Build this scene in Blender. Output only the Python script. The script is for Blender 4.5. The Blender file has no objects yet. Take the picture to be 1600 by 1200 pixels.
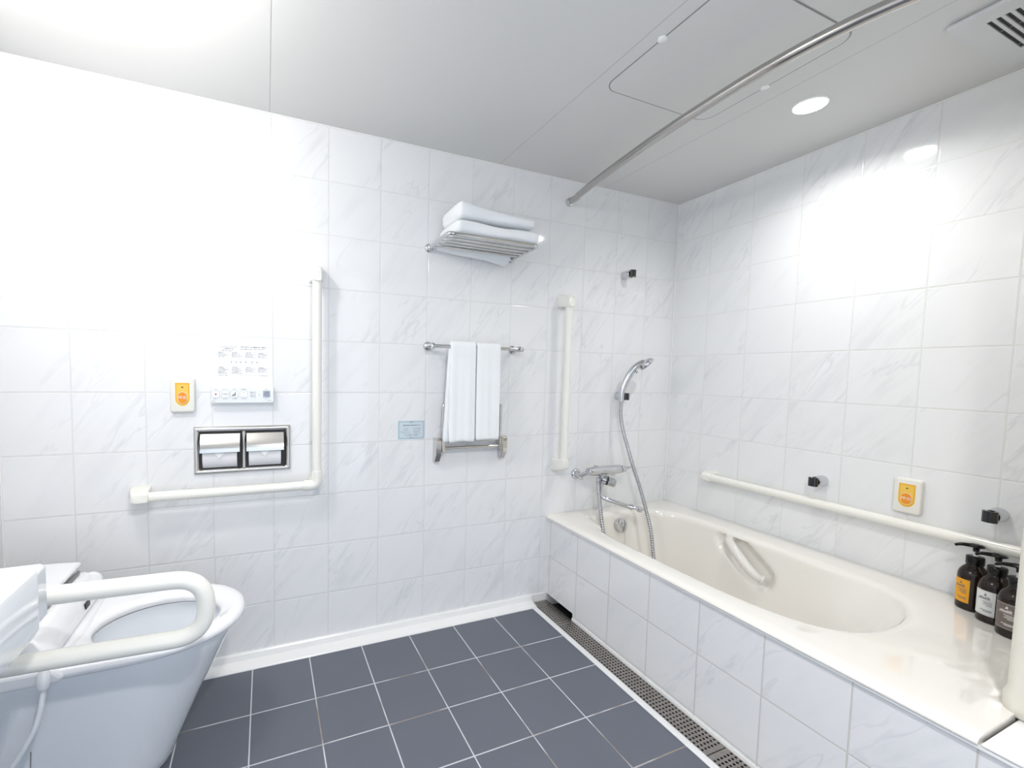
import bpy, bmesh, math, random
from mathutils import Vector, Matrix
random.seed(7)
PI = math.pi
S = bpy.context.scene
C = S.collection

# ------------------------------------------------------------------ camera, world, exposure
H = 2.0163
cam_d = bpy.data.cameras.new('camera')
cam = bpy.data.objects.new('camera', cam_d); C.objects.link(cam)
r = Vector((0.92266888, -0.38507232, 0.0200359))
u = Vector((0.00547791, 0.06504611, 0.99786722))
w = Vector((0.38555431, 0.92059128, -0.06212541))
M = Matrix((r, u, -w)).transposed().to_4x4()
M.translation = Vector((-2.03463, -1.77960, 1.10374))
cam.matrix_world = M
cam_d.sensor_width = 36.0; cam_d.lens = 15.657
cam_d.shift_x = 0.05923; cam_d.shift_y = 0.01603
cam_d.clip_start = 0.02
S.camera = cam
S.view_settings.view_transform = 'Standard'
S.view_settings.look = 'None'
S.view_settings.gamma = 1.0
S.view_settings.use_curve_mapping = False
S.view_settings.exposure = 0.06
wd = bpy.data.worlds.new('world'); S.world = wd; wd.use_nodes = True
bg = wd.node_tree.nodes['Background']
bg.inputs[0].default_value = (0.74, 0.85, 1.0, 1); bg.inputs[1].default_value = 1.7

LAMP_T = (-2.42, -0.68)     # lamp above the toilet
LAMP_B = (-0.357, -0.812)   # downlight above the tub
LAMP_FILL = (-1.75, -1.95)     # added fill lamp behind the camera, unseen

def area_lamp(name, loc, rad, power, spread, col=(1, 1, 1)):
    l = bpy.data.lights.new(name, 'AREA'); l.shape = 'DISK'; l.size = rad * 2
    l.energy = power; l.spread = math.radians(spread); l.color = col
    o = bpy.data.objects.new(name, l); C.objects.link(o); o.location = loc
    return o
area_lamp('tub_downlight_beam', (LAMP_B[0], LAMP_B[1], H - 0.012), 0.042, 3.7, 152, (1.0, 0.98, 0.95))
area_lamp('door_fill_beam', (LAMP_FILL[0], LAMP_FILL[1], H - 0.012), 0.06, 18, 165, (1.0, 0.965, 0.93))  # added fill light for the sides that face the camera
pl = bpy.data.lights.new('toilet_lamp_bulb', 'POINT'); pl.energy = 12; pl.shadow_soft_size = 0.045; pl.color = (1.0, 0.97, 0.93)
po = bpy.data.objects.new('toilet_lamp_bulb', pl); C.objects.link(po); po.location = (LAMP_T[0], LAMP_T[1], H - 0.17)

# ------------------------------------------------------------------ materials
def mat(name, col, rough=0.5, metal=0.0, coat=0.0, spec=0.5, trans=0.0, emis=None, estr=0.0, sss=0.0):
    m = bpy.data.materials.new(name); m.use_nodes = True
    b = m.node_tree.nodes['Principled BSDF']
    b.inputs['Base Color'].default_value = (*col, 1); b.inputs['Roughness'].default_value = rough
    b.inputs['Metallic'].default_value = metal; b.inputs['Coat Weight'].default_value = coat
    b.inputs['Coat Roughness'].default_value = 0.03
    b.inputs['Specular IOR Level'].default_value = spec
    if trans: b.inputs['Transmission Weight'].default_value = trans
    if emis: b.inputs['Emission Color'].default_value = (*emis, 1); b.inputs['Emission Strength'].default_value = estr
    if sss: b.inputs['Subsurface Weight'].default_value = sss; b.inputs['Subsurface Radius'].default_value = (.01, .01, .01)
    return m

class NT:
    def __init__(s, m): s.t = m.node_tree; s.b = s.t.nodes['Principled BSDF']
    def n(s, ty, **k):
        x = s.t.nodes.new(ty)
        for a, v in k.items(): setattr(x, a, v)
        return x
    def link(s, a, b): s.t.links.new(a, b)
    def val(s, sock, v):
        if isinstance(v, (int, float)): sock.default_value = v
        else: s.link(v, sock)
    def math(s, op, a, b=0.0, c=0.0, clamp=False):
        x = s.n('ShaderNodeMath', operation=op); x.use_clamp = clamp
        s.val(x.inputs[0], a); s.val(x.inputs[1], b)
        if len(x.inputs) > 2: s.val(x.inputs[2], c)
        return x.outputs[0]
    def mix(s, f, a, b):
        x = s.n('ShaderNodeMix', data_type='RGBA')
        s.val(x.inputs[0], f)
        for sock, v in ((x.inputs[6], a), (x.inputs[7], b)):
            if isinstance(v, tuple): sock.default_value = (*v, 1)
            else: s.link(v, sock)
        return x.outputs[2]
    def comb(s, a, b, c=0.0):
        x = s.n('ShaderNodeCombineXYZ'); s.val(x.inputs[0], a); s.val(x.inputs[1], b); s.val(x.inputs[2], c)
        return x.outputs[0]
    def smooth(s, v, lo, hi):
        x = s.n('ShaderNodeMapRange', interpolation_type='SMOOTHSTEP'); s.val(x.inputs[0], v)
        x.inputs[1].default_value = lo; x.inputs[2].default_value = hi
        return x.outputs[0]
    def noise(s, vec, scale, detail=2, rough=.5, dist=0.0):
        x = s.n('ShaderNodeTexNoise'); s.link(vec, x.inputs['Vector'])
        x.inputs['Scale'].default_value = scale; x.inputs['Detail'].default_value = detail
        x.inputs['Roughness'].default_value = rough; x.inputs['Distortion'].default_value = dist
        return x.outputs[0]
    def bump(s, h, strength, dist):
        x = s.n('ShaderNodeBump'); s.link(h, x.inputs['Height']); x.inputs['Strength'].default_value = strength
        x.inputs['Distance'].default_value = dist; s.link(x.outputs[0], s.b.inputs['Normal'])

def tile_material(name, ax, sign, u0, v0, size, base, grout, gw, veins=True, rough=0.07, vein_col=(.60, .615, .65), v_ax='Z', dirty=False):
    m = mat(name, base, rough, spec=0.5)
    t = NT(m)
    co = t.n('ShaderNodeTexCoord').outputs['Object']
    sp = t.n('ShaderNodeSeparateXYZ'); t.link(co, sp.inputs[0])
    U = t.math('MULTIPLY', sp.outputs[ax], sign); V = sp.outputs[v_ax]
    if v_ax == 'Y': U = t.math('MINIMUM', U, -.90); V = t.math('MINIMUM', V, -.12)
    ut = t.math('DIVIDE', t.math('SUBTRACT', U, u0), size); vt = t.math('DIVIDE', t.math('SUBTRACT', V, v0), size)
    fu = t.math('FRACT', ut); fv = t.math('FRACT', vt)
    du = t.math('MINIMUM', fu, t.math('SUBTRACT', 1.0, fu)); dv = t.math('MINIMUM', fv, t.math('SUBTRACT', 1.0, fv))
    d = t.math('MULTIPLY', t.math('MINIMUM', du, dv), size)
    g = t.smooth(d, gw * .5, gw * .5 + .0007)          # 0 in the joint, 1 on the tile
    edge = t.smooth(d, gw * .5, gw * .5 + .0028)
    idv = t.comb(t.math('FLOOR', ut), t.math('FLOOR', vt), 0.0)
    wn = t.n('ShaderNodeTexWhiteNoise', noise_dimensions='3D'); t.link(idv, wn.inputs['Vector'])
    if veins:
        off = t.n('ShaderNodeVectorMath', operation='SCALE'); t.link(wn.outputs['Color'], off.inputs[0]); off.inputs[3].default_value = 9.0
        a0 = math.radians(54)
        al = t.math('ADD', t.math('MULTIPLY', U, math.cos(a0)), t.math('MULTIPLY', V, math.sin(a0)))
        ac = t.math('SUBTRACT', t.math('MULTIPLY', V, math.cos(a0)), t.math('MULTIPLY', U, math.sin(a0)))
        p = t.n('ShaderNodeVectorMath', operation='ADD'); t.link(t.comb(t.math('MULTIPLY', al, 2.6), t.math('MULTIPLY', ac, 13.0), 0.0), p.inputs[0])
        t.link(off.outputs[0], p.inputs[1])
        n1 = t.noise(p.outputs[0], .85, 3, .55, .12)
        rid = t.math('ABSOLUTE', t.math('SUBTRACT', n1, 0.5))
        thin = t.math('SUBTRACT', 1.0, t.smooth(rid, 0.0, 0.022))
        n2 = t.noise(p.outputs[0], .45, 1, .5, .0)
        patch = t.smooth(n2, .42, .62)
        n3 = t.noise(p.outputs[0], 1.9, 4, .6, .15)
        streak = t.math('MULTIPLY', t.smooth(n3, .48, .74), patch)
        f = t.math('ADD', t.math('MULTIPLY', t.math('MULTIPLY', thin, patch), .30), t.math('MULTIPLY', streak, .26))
        f = t.math('ADD', f, t.math('MULTIPLY', t.smooth(n1, .50, .75), .16), clamp=True)
        body = t.mix(f, base, vein_col)
    else:
        n1 = t.noise(co, 6.0, 4, .6)
        body = t.mix(t.math('MULTIPLY', n1, .5), tuple(c * .90 for c in base), tuple(min(1, c * 1.15) for c in base))
        tone = t.math('MULTIPLY', wn.outputs['Value'], .12)
        body = t.mix(tone, body, tuple(c * 1.4 for c in base))
    gcol = grout
    if dirty:
        gcol = t.mix(t.smooth(t.noise(co, 3.0, 3, .6), .50, .62), grout, (.30, .26, .23))
    t.link(t.mix(g, gcol, body), t.b.inputs['Base Color'])
    rr = t.math('ADD', t.math('MULTIPLY', t.math('SUBTRACT', 1.0, g), .5), rough)
    t.link(rr, t.b.inputs['Roughness'])
    t.bump(edge, .45, .0012)
    return m

M_back = tile_material('back_wall_tile', 'X', 1, -0.0075, 0.0163, .2, (.86, .865, .875), (.74, .74, .735), .0024)
M_right = tile_material('right_wall_tile', 'Y', -1, 0.0, 0.0163, .2, (.85, .86, .865), (.76, .755, .73), .0024)
M_left = tile_material('left_wall_tile', 'Y', 1, 0.0, 0.0163, .2, (.86, .865, .875), (.74, .74, .735), .0024)
M_panel = tile_material('tub_panel_tile', 'Y', -1, 0.022, 0.0205, .2, (.835, .835, .84), (.62, .60, .56), .0026)
M_floor = tile_material('floor_tile', 'X', 1, -1.483, -0.2879, .2, (.128, .142, .176), (.62, .63, .66), .0032, veins=False, rough=.42, v_ax='Y', dirty=True)
M_white = mat('white_trim', (.90, .90, .89), .25)
M_cream = mat('cream_sill', (.86, .85, .80), .3)
M_bar = mat('ivory_resin', (.88, .87, .81), .18, coat=.3)
M_barjoint = mat('joint_line', (.45, .44, .42), .6)
M_ceramic = mat('blue_lit_ceramic', (.80, .835, .88), .06, coat=.6)  # white ceramic with the bluish daylight put into its colour
M_seat = mat('white_seat_plastic', (.90, .90, .92), .15, coat=.3)
M_tub = mat('ivory_tub_acrylic', (.895, .868, .815), .07, coat=.7)
M_chrome = mat('chrome', (.64, .65, .67), .06, 1.0)
M_steel = mat('polished_steel', (.66, .64, .61), .16, 1.0)
M_rod = mat('rod_steel', (.50, .48, .46), .14, 1.0)
M_hose = mat('hose_metal', (.50, .51, .54), .3, 1.0)
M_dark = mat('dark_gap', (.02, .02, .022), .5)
M_black = mat('black_plastic', (.012, .012, .013), .18, coat=.4)
M_gray = mat('grey_gap', (.28, .28, .27), .6)
M_towel = mat('white_terry', (.90, .92, .94), .95, spec=.1)
t = NT(M_towel); co = t.n('ShaderNodeTexCoord').outputs['Object']; t.bump(t.noise(co, 420, 3, .6), .55, .0016)
M_paper = mat('toilet_paper', (.80, .80, .82), .9, spec=.1)  # roll greyed: its shade beside the flat folded point is in the colour
t = NT(M_paper); co = t.n('ShaderNodeTexCoord').outputs['Object']; t.bump(t.noise(co, 500, 2, .5), .3, .0006)
M_drain = mat('drain_steel', (.40, .375, .35), .38, 0.85)
t = NT(M_drain); co = t.n('ShaderNodeTexCoord').outputs['Object']
t.link(t.mix(t.noise(co, 60, 4, .7), (.26, .235, .215), (.50, .47, .44)), t.b.inputs['Base Color'])
M_yellow = mat('yellow_button_face', (.90, .58, .10), .3)
M_amber = mat('amber_button_frame', (.86, .46, .03), .3)
M_orange = mat('orange_button', (.86, .30, .01), .3)
M_casing = mat('ivory_switch_plate', (.82, .81, .75), .3)
M_print = mat('white_print', (.92, .90, .86), .4)
M_ink = mat('grey_ink', (.16, .16, .19), .6)
M_inkl = mat('pale_ink', (.25, .26, .30), .6)
M_red = mat('red_print', (.75, .03, .06), .4)
M_remote = mat('remote_white', (.86, .89, .90), .25)
M_key = mat('key_face', (.90, .92, .93), .3)
M_keyg = mat('key_grey', (.42, .48, .56), .3)
M_notice = mat('notice_sheet', (.90, .90, .90), .35)
M_sticker = mat('sticker_blue', (.62, .72, .78), .35)
M_stickb = mat('sticker_border', (.48, .61, .71), .4)
M_bottle = mat('brown_bottle', (.016, .008, .005), .07, spec=.4)
M_capblk = mat('pump_black', (.005, .005, .006), .2, spec=.3)
M_clear = mat('pump_neck', (.75, .76, .77), .2)
M_lblo = mat('label_orange', (.88, .40, .01), .5)
M_lblw = mat('label_white', (.80, .81, .79), .5)
M_lblg = mat('label_taupe', (.17, .135, .12), .5)
M_vent = mat('vent_plastic', (.68, .69, .70), .4)
M_lamp = mat('lamp_diffuser', (1, 1, 1), .3, emis=(1.0, .99, .97), estr=16)
M_dome = mat('lamp_dome_glass', (1, 1, 1), .3, emis=(1.0, .97, .93), estr=9)
M_pillar = mat('beige_moulding', (.72, .69, .60), .3, coat=.2)
M_chain = mat('bead_chain', (.6, .58, .54), .3, 1.0)
M_wall_plain = mat('plain_wall', (.30, .27, .25), .5)  # unseen wall, darkened so that the chrome has something dark to reflect

m = mat('ceiling_panel', (.72, .72, .705), .55, spec=.3); t = NT(m)
co = t.n('ShaderNodeTexCoord').outputs['Object']; sp = t.n('ShaderNodeSeparateXYZ'); t.link(co, sp.inputs[0])
k = None
for x0 in (-2.014, -1.085, -.505):
    d = t.math('ABSOLUTE', t.math('SUBTRACT', sp.outputs['X'], x0)); s_ = t.smooth(d, .0009, .0022)
    k = s_ if k is None else t.math('MULTIPLY', k, s_)
n = t.noise(co, 1.7, 3, .5)
body = t.mix(n, (.70, .70, .69), (.74, .74, .725))
t.link(t.mix(k, (.55, .55, .54), body), t.b.inputs['Base Color']); t.bump(k, .5, .001)
M_ceil = m

# ------------------------------------------------------------------ mesh helpers
def link(name, bm, m, parent=None, smooth=True, angle=40, sub=0, bev=0):
    bmesh.ops.remove_doubles(bm, verts=bm.verts, dist=1e-6)
    bmesh.ops.recalc_face_normals(bm, faces=bm.faces)
    me = bpy.data.meshes.new(name); bm.to_mesh(me); bm.free()
    for mm in (m if isinstance(m, (list, tuple)) else [m]): me.materials.append(mm)
    if smooth:
        me.polygons.foreach_set('use_smooth', [True] * len(me.polygons))
        me.set_sharp_from_angle(angle=math.radians(angle))
    o = bpy.data.objects.new(name, me); C.objects.link(o)
    if parent is not None:
        o.parent = parent; o.matrix_parent_inverse = parent.matrix_basis.inverted() if parent.parent is None and parent.type == 'EMPTY' else Matrix()
    if bev:
        b = o.modifiers.new('bevel', 'BEVEL'); b.width = bev; b.segments = 3; b.limit_method = 'ANGLE'; b.angle_limit = math.radians(40)
    if sub:
        b = o.modifiers.new('sub', 'SUBSURF'); b.levels = sub; b.render_levels = sub
    return o

def thing(name, label, cat, loc, group=None):
    o = bpy.data.objects.new(name, None); C.objects.link(o); o.location = loc
    o.matrix_basis = Matrix.Translation(loc); o.empty_display_size = .05
    o['label'] = label; o['category'] = cat
    if group: o['group'] = group
    return o
def tag(o, label, cat, group=None):
    o['label'] = label; o['category'] = cat
    if group: o['group'] = group
    return o
def struct(name, bm, m, **k):
    o = link(name, bm, m, **k); o['kind'] = 'structure'; return o

def box(bm, x0, x1, y0, y1, z0, z1, mi=0):
    v = [bm.verts.new((x, y, z)) for x in (x0, x1) for y in (y0, y1) for z in (z0, z1)]
    for f in ((0, 1, 3, 2), (4, 6, 7, 5), (0, 4, 5, 1), (2, 3, 7, 6), (0, 2, 6, 4), (1, 5, 7, 3)):
        fc = bm.faces.new([v[i] for i in f]); fc.material_index = mi
    return v
def loft(bm, rings, cap=(True, True), closed=True):
    R = [[bm.verts.new(p) for p in ring] for ring in rings]
    n = len(R[0])
    for a, b in zip(R, R[1:]):
        for i in range(n if closed else n - 1):
            j = (i + 1) % n
            bm.faces.new((a[i], a[j], b[j], b[i]))
    if cap[0]: bm.faces.new(list(reversed(R[0])))
    if cap[1]: bm.faces.new(R[-1])
    return R
def frames(pts):
    T = []
    for i in range(len(pts)):
        a = pts[max(0, i - 1)]; b = pts[min(len(pts) - 1, i + 1)]
        T.append((b - a).normalized())
    up = Vector((0, 0, 1)) if abs(T[0].z) < .9 else Vector((0, 1, 0))
    N = [(up - T[0] * up.dot(T[0])).normalized()]
    for i in range(1, len(pts)):
        n = N[-1] - T[i] * N[-1].dot(T[i]); N.append(n.normalized())
    return T, N
def tube(bm, pts, rad, n=20, cap=True, squash=None):
    pts = [Vector(p) for p in pts]; T, N = frames(pts)
    rings = []
    for i, p in enumerate(pts):
        rr = rad[i] if isinstance(rad, (list, tuple)) else rad
        B = T[i].cross(N[i])
        rings.append([p + (N[i] * math.cos(a) + B * math.sin(a)) * rr for a in (2 * PI * k / n for k in range(n))])
    loft(bm, rings, (cap, cap))
def fillet(pts, rad, seg=8):
    pts = [Vector(p) for p in pts]; out = [pts[0]]
    for a, b, c in zip(pts, pts[1:], pts[2:]):
        d1 = (a - b); d2 = (c - b); l = min(rad, d1.length * .49, d2.length * .49)
        p = b + d1.normalized() * l; q = b + d2.normalized() * l
        for k in range(seg + 1):
            s = k / seg; out.append((p * (1 - s) + b * s) * (1 - s) + (b * (1 - s) + q * s) * s)
    out.append(pts[-1]); return out
def catmull(pts, seg=8):
    P = [Vector(p) for p in pts]; P = [P[0] * 2 - P[1]] + P + [P[-1] * 2 - P[-2]]; out = []
    for i in range(1, len(P) - 2):
        for k in range(seg):
            s = k / seg; a, b, c, d = P[i - 1:i + 3]
            out.append(.5 * ((2 * b) + (c - a) * s + (2 * a - 5 * b + 4 * c - d) * s * s + (3 * b - a - 3 * c + d) * s ** 3))
    out.append(P[-2]); return out
def lathe(bm, base, axis, prof, n=28):
    """prof: list of (radius, height along axis)"""
    base = Vector(base); ax = Vector(axis).normalized()
    up = Vector((0, 0, 1)) if abs(ax.z) < .9 else Vector((0, 1, 0))
    e1 = ax.cross(up).normalized(); e2 = ax.cross(e1)
    rings = [[base + ax * h + (e1 * math.cos(a) + e2 * math.sin(a)) * max(r_, 1e-5) for a in (2 * PI * k / n for k in range(n))] for r_, h in prof]
    loft(bm, rings)
def sphere(bm, c, r_, n=16):
    lathe(bm, c, (0, 0, 1), [(r_ * math.sin(PI * k / n), -r_ * math.cos(PI * k / n)) for k in range(n + 1)], n * 2)
def rrect(wd_, ht, r_, seg=5):
    """rounded rectangle in 2D, centred"""
    out = []
    for cx, cy, a0 in ((wd_ / 2 - r_, ht / 2 - r_, 0), (-wd_ / 2 + r_, ht / 2 - r_, 90), (-wd_ / 2 + r_, -ht / 2 + r_, 180), (wd_ / 2 - r_, -ht / 2 + r_, 270)):
        for k in range(seg + 1):
            a = math.radians(a0 + 90 * k / seg); out.append((cx + r_ * math.cos(a), cy + r_ * math.sin(a)))
    return out
# frame on a wall: origin o, right e, up f, out n
class WallFrame:
    def __init__(s, o, e, n): s.o = Vector(o); s.e = Vector(e); s.n = Vector(n); s.f = Vector((0, 0, 1))
    def p(s, a, b, c=0): return s.o + s.e * a + s.f * b + s.n * c
def slab(bm, F, outline, c0, c1, bev=0.0, inner=None):
    """extrude a 2D outline off the wall from c0 to c1 with a rounded front edge"""
    cx = sum(p[0] for p in outline) / len(outline); cy = sum(p[1] for p in outline) / len(outline)
    xs = [p[0] for p in outline]; ys = [p[1] for p in outline]
    hw = (max(xs) - min(xs)) / 2; hh = (max(ys) - min(ys)) / 2; cx = (max(xs) + min(xs)) / 2; cy = (max(ys) + min(ys)) / 2
    def sc(d): return [(cx + (x - cx) * (hw - d) / hw, cy + (y - cy) * (hh - d) / hh) for x, y in outline]
    sets = [(outline, c0), (outline, c1 - bev)]
    if bev:
        for k in (1, 2, 3):
            a = PI / 2 * k / 3; sets.append((sc(bev * (1 - math.cos(a))), c1 - bev + bev * math.sin(a)))
    loft(bm, [[F.p(x, y, c) for x, y in o_] for o_, c in sets])
BACK = lambda x, z: WallFrame((x, 0, z), (1, 0, 0), (0, -1, 0))
RIGHT = lambda y, z: WallFrame((0, y, z), (0, -1, 0), (-1, 0, 0))

def text_mesh(name, s, F, a, b, c, size, m, parent, rotz=None, thick=0.0):
    cu = bpy.data.curves.new(name, 'FONT'); cu.body = s; cu.size = size; cu.align_x = 'CENTER'; cu.align_y = 'CENTER'; cu.extrude = thick
    cu.resolution_u = 2
    o = bpy.data.objects.new(name, cu); C.objects.link(o)
    bpy.context.view_layer.update()
    me = bpy.data.meshes.new_from_object(o.evaluated_get(bpy.context.evaluated_depsgraph_get()))
    bpy.data.objects.remove(o); bpy.data.curves.remove(cu)
    for v in me.vertices:
        q = F.p(a + v.co.x, b + v.co.y, c + v.co.z); v.co = q
    me.name = name; me.materials.clear(); me.materials.append(m)
    o = bpy.data.objects.new(name, me); C.objects.link(o)
    o.parent = parent
    if parent.type == 'EMPTY': o.matrix_parent_inverse = parent.matrix_basis.inverted()
    return o
def quad(bm, F, a0, a1, b0, b1, c):
    v = [bm.verts.new(F.p(a, b, c)) for a, b in ((a0, b0), (a1, b0), (a1, b1), (a0, b1))]; bm.faces.new(v)
def scribble(bm, F, a0, a1, b, h, c, seed, fill=.8):
    """a line of tiny glyph-like strokes, too small in the photo to read"""
    rr = random.Random(seed); x = a0
    while x < a1 - h * .3:
        wdt = h * rr.uniform(.45, .9)
        if rr.random() < fill:
            quad(bm, F, x, min(a1, x + wdt), b + h * rr.uniform(0, .55), b + h * rr.uniform(.7, 1.0), c)
            if rr.random() < .5: quad(bm, F, x + wdt * .35, x + wdt * .55, b, b + h, c)
        x += wdt * 1.25

# ------------------------------------------------------------------ the room
YF = -2.35; XL = -2.7875
bm = bmesh.new(); box(bm, XL, -.876, YF, -.057, -.03, 0); struct('floor', bm, M_floor, smooth=False)
bm = bmesh.new(); box(bm, XL - .05, .05, YF - .05, .05, H, H + .04); struct('ceiling', bm, M_ceil, smooth=False)
bm = bmesh.new(); box(bm, XL - .05, .05, 0, .05, -.06, H); struct('wall_back', bm, M_back, smooth=False)
bm = bmesh.new(); box(bm, 0, .05, YF - .05, 0, -.06, H); struct('wall_right', bm, M_right, smooth=False)
bm = bmesh.new(); box(bm, XL - .05, XL, YF - .05, 0, -.06, H); struct('wall_left', bm, M_left, smooth=False)
bm = bmesh.new(); box(bm, XL, -2.62, YF - .05, YF, -.03, H); box(bm, -1.15, 0, YF - .05, YF, -.03, H); box(bm, -2.62, -1.15, YF - .05, YF, 1.97, H)
struct('wall_front', bm, M_wall_plain, smooth=False)
# beige moulding that closes the near end of the tub
bm = bmesh.new()
ox, oy = -.612, -1.405
def col_ring(z, d):
    pts = []
    x0, y1 = ox - d, oy + d; R_ = .022
    for k in range(9):
        a = math.radians(180 - 90 * k / 8); pts.append((x0 + R_ + R_ * math.cos(a), y1 - R_ + R_ * math.sin(a), z))
    pts += [(-.001, y1, z), (-.001, YF, z), (x0, YF, z)]
    return pts
loft(bm, [col_ring(.415, -.004), col_ring(.421, .002), col_ring(.44, .004), col_ring(.462, .004), col_ring(.474, 0), col_ring(H - .001, 0)])
struct('trim_1', bm, M_pillar, angle=50)
# white sill round the floor
bm = bmesh.new()
prof = [(0, -.03), (0, .040), (-.006, .041), (-.010, .036), (-.014, .016), (-.030, .012), (-.034, .010), (-.054, .006), (-.057, .002), (-.057, -.03)]
for i in range(2):
    pass
loft(bm, [[(x, y, z) for y, z in prof] for x in (XL + .001, -.852)], closed=True)
struct('baseboard_back', bm, M_white, angle=25)
bm = bmesh.new()
prof = [(-.876, -.03), (-.876, .002), (-.872, .006), (-.856, .006), (-.853, .003), (-.853, -.03)]
loft(bm, [[(x, y, z) for x, z in prof] for y in (YF, -.050)])
struct('trim_2', bm, M_white, angle=25)
bm = bmesh.new(); box(bm, -.853, -.7635, -.0, -.006, -.03, .036); struct('baseboard_back_2', bm, M_white, smooth=False)
# white bead lines in the corners and under the ceiling
bm = bmesh.new()
box(bm, -.0045, 0, -.0045, 0, .43, H); box(bm, XL, XL + .003, -.003, 0, .04, H)
box(bm, XL, 0, -.003, 0, H - .0035, H); box(bm, -.003, 0, -1.40, 0, H - .0035, H)
struct('trim_3', bm, M_white, smooth=False)

# ------------------------------------------------------------------ drain channel
bm = bmesh.new()
for a in ((-.853, -.0, YF, -.0, -.06, -.035), (-.853, -.850, YF, -.006, -.045, -.0012), (-.7655, -.7635, YF, -.006, -.045, -.0012)): box(bm, *a)  # bottom slab carried on under the tub to block a light leak
struct('trim_4', bm, M_dark, smooth=False)
def perforated(name, y0, y1, label, x1=-.766):
    bm = bmesh.new(); x0 = -.8515
    wdt = x1 - x0; p = .0138; nx = 6; z = .001
    ny = int((y0 - y1 - .012) / p); mx = (wdt - nx * p) / 2; my = ((y0 - y1) - ny * p) / 2
    def q(a, b, c, d):
        bm.faces.new([bm.verts.new(v) for v in ((a, c, z), (b, c, z), (b, d, z), (a, d, z))])
    q(x0, x0 + mx, y1, y0); q(x1 - mx, x1, y1, y0); q(x0 + mx, x1 - mx, y1, y1 + my); q(x0 + mx, x1 - mx, y0 - my, y0)
    rr = .0040; K = 12
    for i in range(nx):
        for j in range(ny):
            cx = x0 + mx + (i + .5) * p; cy = y1 + my + (j + .5) * p
            if (i + j) % 2 and False: continue
            sq = []
            for k in range(K):
                a = 2 * PI * k / K + PI / K * 0; c_, s_ = math.cos(a), math.sin(a); mxx = max(abs(c_), abs(s_)); sq.append((cx + c_ / mxx * p / 2, cy + s_ / mxx * p / 2, z))
            A = [bm.verts.new(v) for v in sq]
            B = [bm.verts.new((cx + rr * math.cos(2 * PI * k / K), cy + rr * math.sin(2 * PI * k / K), z)) for k in range(K)]
            D = [bm.verts.new((v.co.x, v.co.y, z - .002)) for v in B]
            for k in range(K):
                l = (k + 1) % K; bm.faces.new((A[k], A[l], B[l], B[k])); bm.faces.new((B[k], B[l], D[l], D[k]))
            # square corners
            for cxn, cyn, k0 in ((1, 1, 1), (-1, 1, 4), (-1, -1, 7), (1, -1, 10)):
                cv = bm.verts.new((cx + cxn * p / 2, cy + cyn * p / 2, z)); bm.faces.new((A[k0], cv, A[(k0 + 1) % K]))
    # folded rim
    for a, b, c, d in ((x0, x1, y1, y1), (x0, x1, y0, y0), (x0, x0, y1, y0), (x1, x1, y1, y0)):
        bm.faces.new([bm.verts.new(v) for v in ((a, c, z), (b, d, z), (b, d, z - .012), (a, c, z - .012))])
    return tag(link(name, bm, M_drain, smooth=False), label, 'drain grate', 'perforated grates along the tub')
perforated('drain_grate', -.008, -.206, 'short brown perforated metal drain grate in the corner by the back wall')
perforated('drain_grate', -.209, -.935, 'long brown perforated drain grate in the middle of the channel by the tub')
perforated('drain_grate', -.938, -1.75, 'nearest brown perforated drain grate, past the notched joint in the channel')

# ------------------------------------------------------------------ bathtub and its tiled panel
XP = -.763
tub = thing('bathtub', 'ivory acrylic bathtub with marble-look tiled front and wide rounded rim', 'bathtub', (-.39, -.71, .0))
bm = bmesh.new()
bm2 = [(0, .0205 + .0), (-.205, .0205)]
prof = [(-.001, .032), (-.205, .032), (-.205, .012), (YF + .001, .012), (YF + .001, .4035), (-.001, .4035)]
loft(bm, [[(x, y, z) for y, z in prof] for x in (XP, XP + .012)])
pan = link('front_panel', bm, M_panel, tub, smooth=False)
bm = bmesh.new(); box(bm, XP - .0095, XP + .013, YF + .001, -.0005, .4020, .4070); box(bm, XP - .0025, XP, -.004, -.0005, .032, .4035)
box(bm, XP - .004, XP + .002, YF + .001, -.205, -.001, .012)
link('edge_strip', bm, M_white, pan, smooth=False)
bm = bmesh.new(); box(bm, -.772, -.598, YF + .001, -1.4275, .4086, .4145)
tag(link('tub_ledge', bm, M_white, bev=.002), 'narrow white ledge beyond the near end of the bathtub', 'ledge')

OC = Vector((-.42, -.62))
top = [(-.57, -.085), (-.40, -.085), (-.25, -.095), (-.155, -.16), (-.125, -.28), (-.122, -.42), (-.128, -.58), (-.135, -.72), (-.135, -.86), (-.143, -.99), (-.19, -1.080), (-.29, -1.130),
       (-.40, -1.148), (-.50, -1.146), (-.585, -1.112), (-.645, -1.03), (-.672, -.90), (-.680, -.75), (-.680, -.55), (-.680, -.38), (-.676, -.265), (-.640, -.235), (-.612, -.205), (-.603, -.14), (-.595, -.10)]
bot = [(-.56, -.17), (-.40, -.165), (-.28, -.17), (-.215, -.21), (-.195, -.30), (-.19, -.42), (-.19, -.55), (-.195, -.66), (-.20, -.74), (-.225, -.82), (-.28, -.865), (-.35, -.885),
       (-.40, -.888), (-.45, -.888), (-.52, -.875), (-.575, -.83), (-.60, -.74), (-.605, -.62), (-.605, -.50), (-.605, -.38), (-.605, -.30), (-.60, -.26), (-.59, -.23), (-.585, -.20), (-.575, -.18)]
def closed_smooth(P, seg=8):
    n = len(P); out = []
    for i in range(n):
        a, b, c, d = (Vector(P[(i + k) % n]) for k in (-1, 0, 1, 2))
        for k in range(seg):
            s = k / seg; out.append(.5 * ((2 * b) + (c - a) * s + (2 * a - 5 * b + 4 * c - d) * s * s + (3 * b - a - 3 * c + d) * s ** 3))
    return out
def relax(P, n):
    for _ in range(n): P = [(P[i - 1] + P[i] * 2 + P[(i + 1) % len(P)]) / 4 for i in range(len(P))]
    return P
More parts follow.
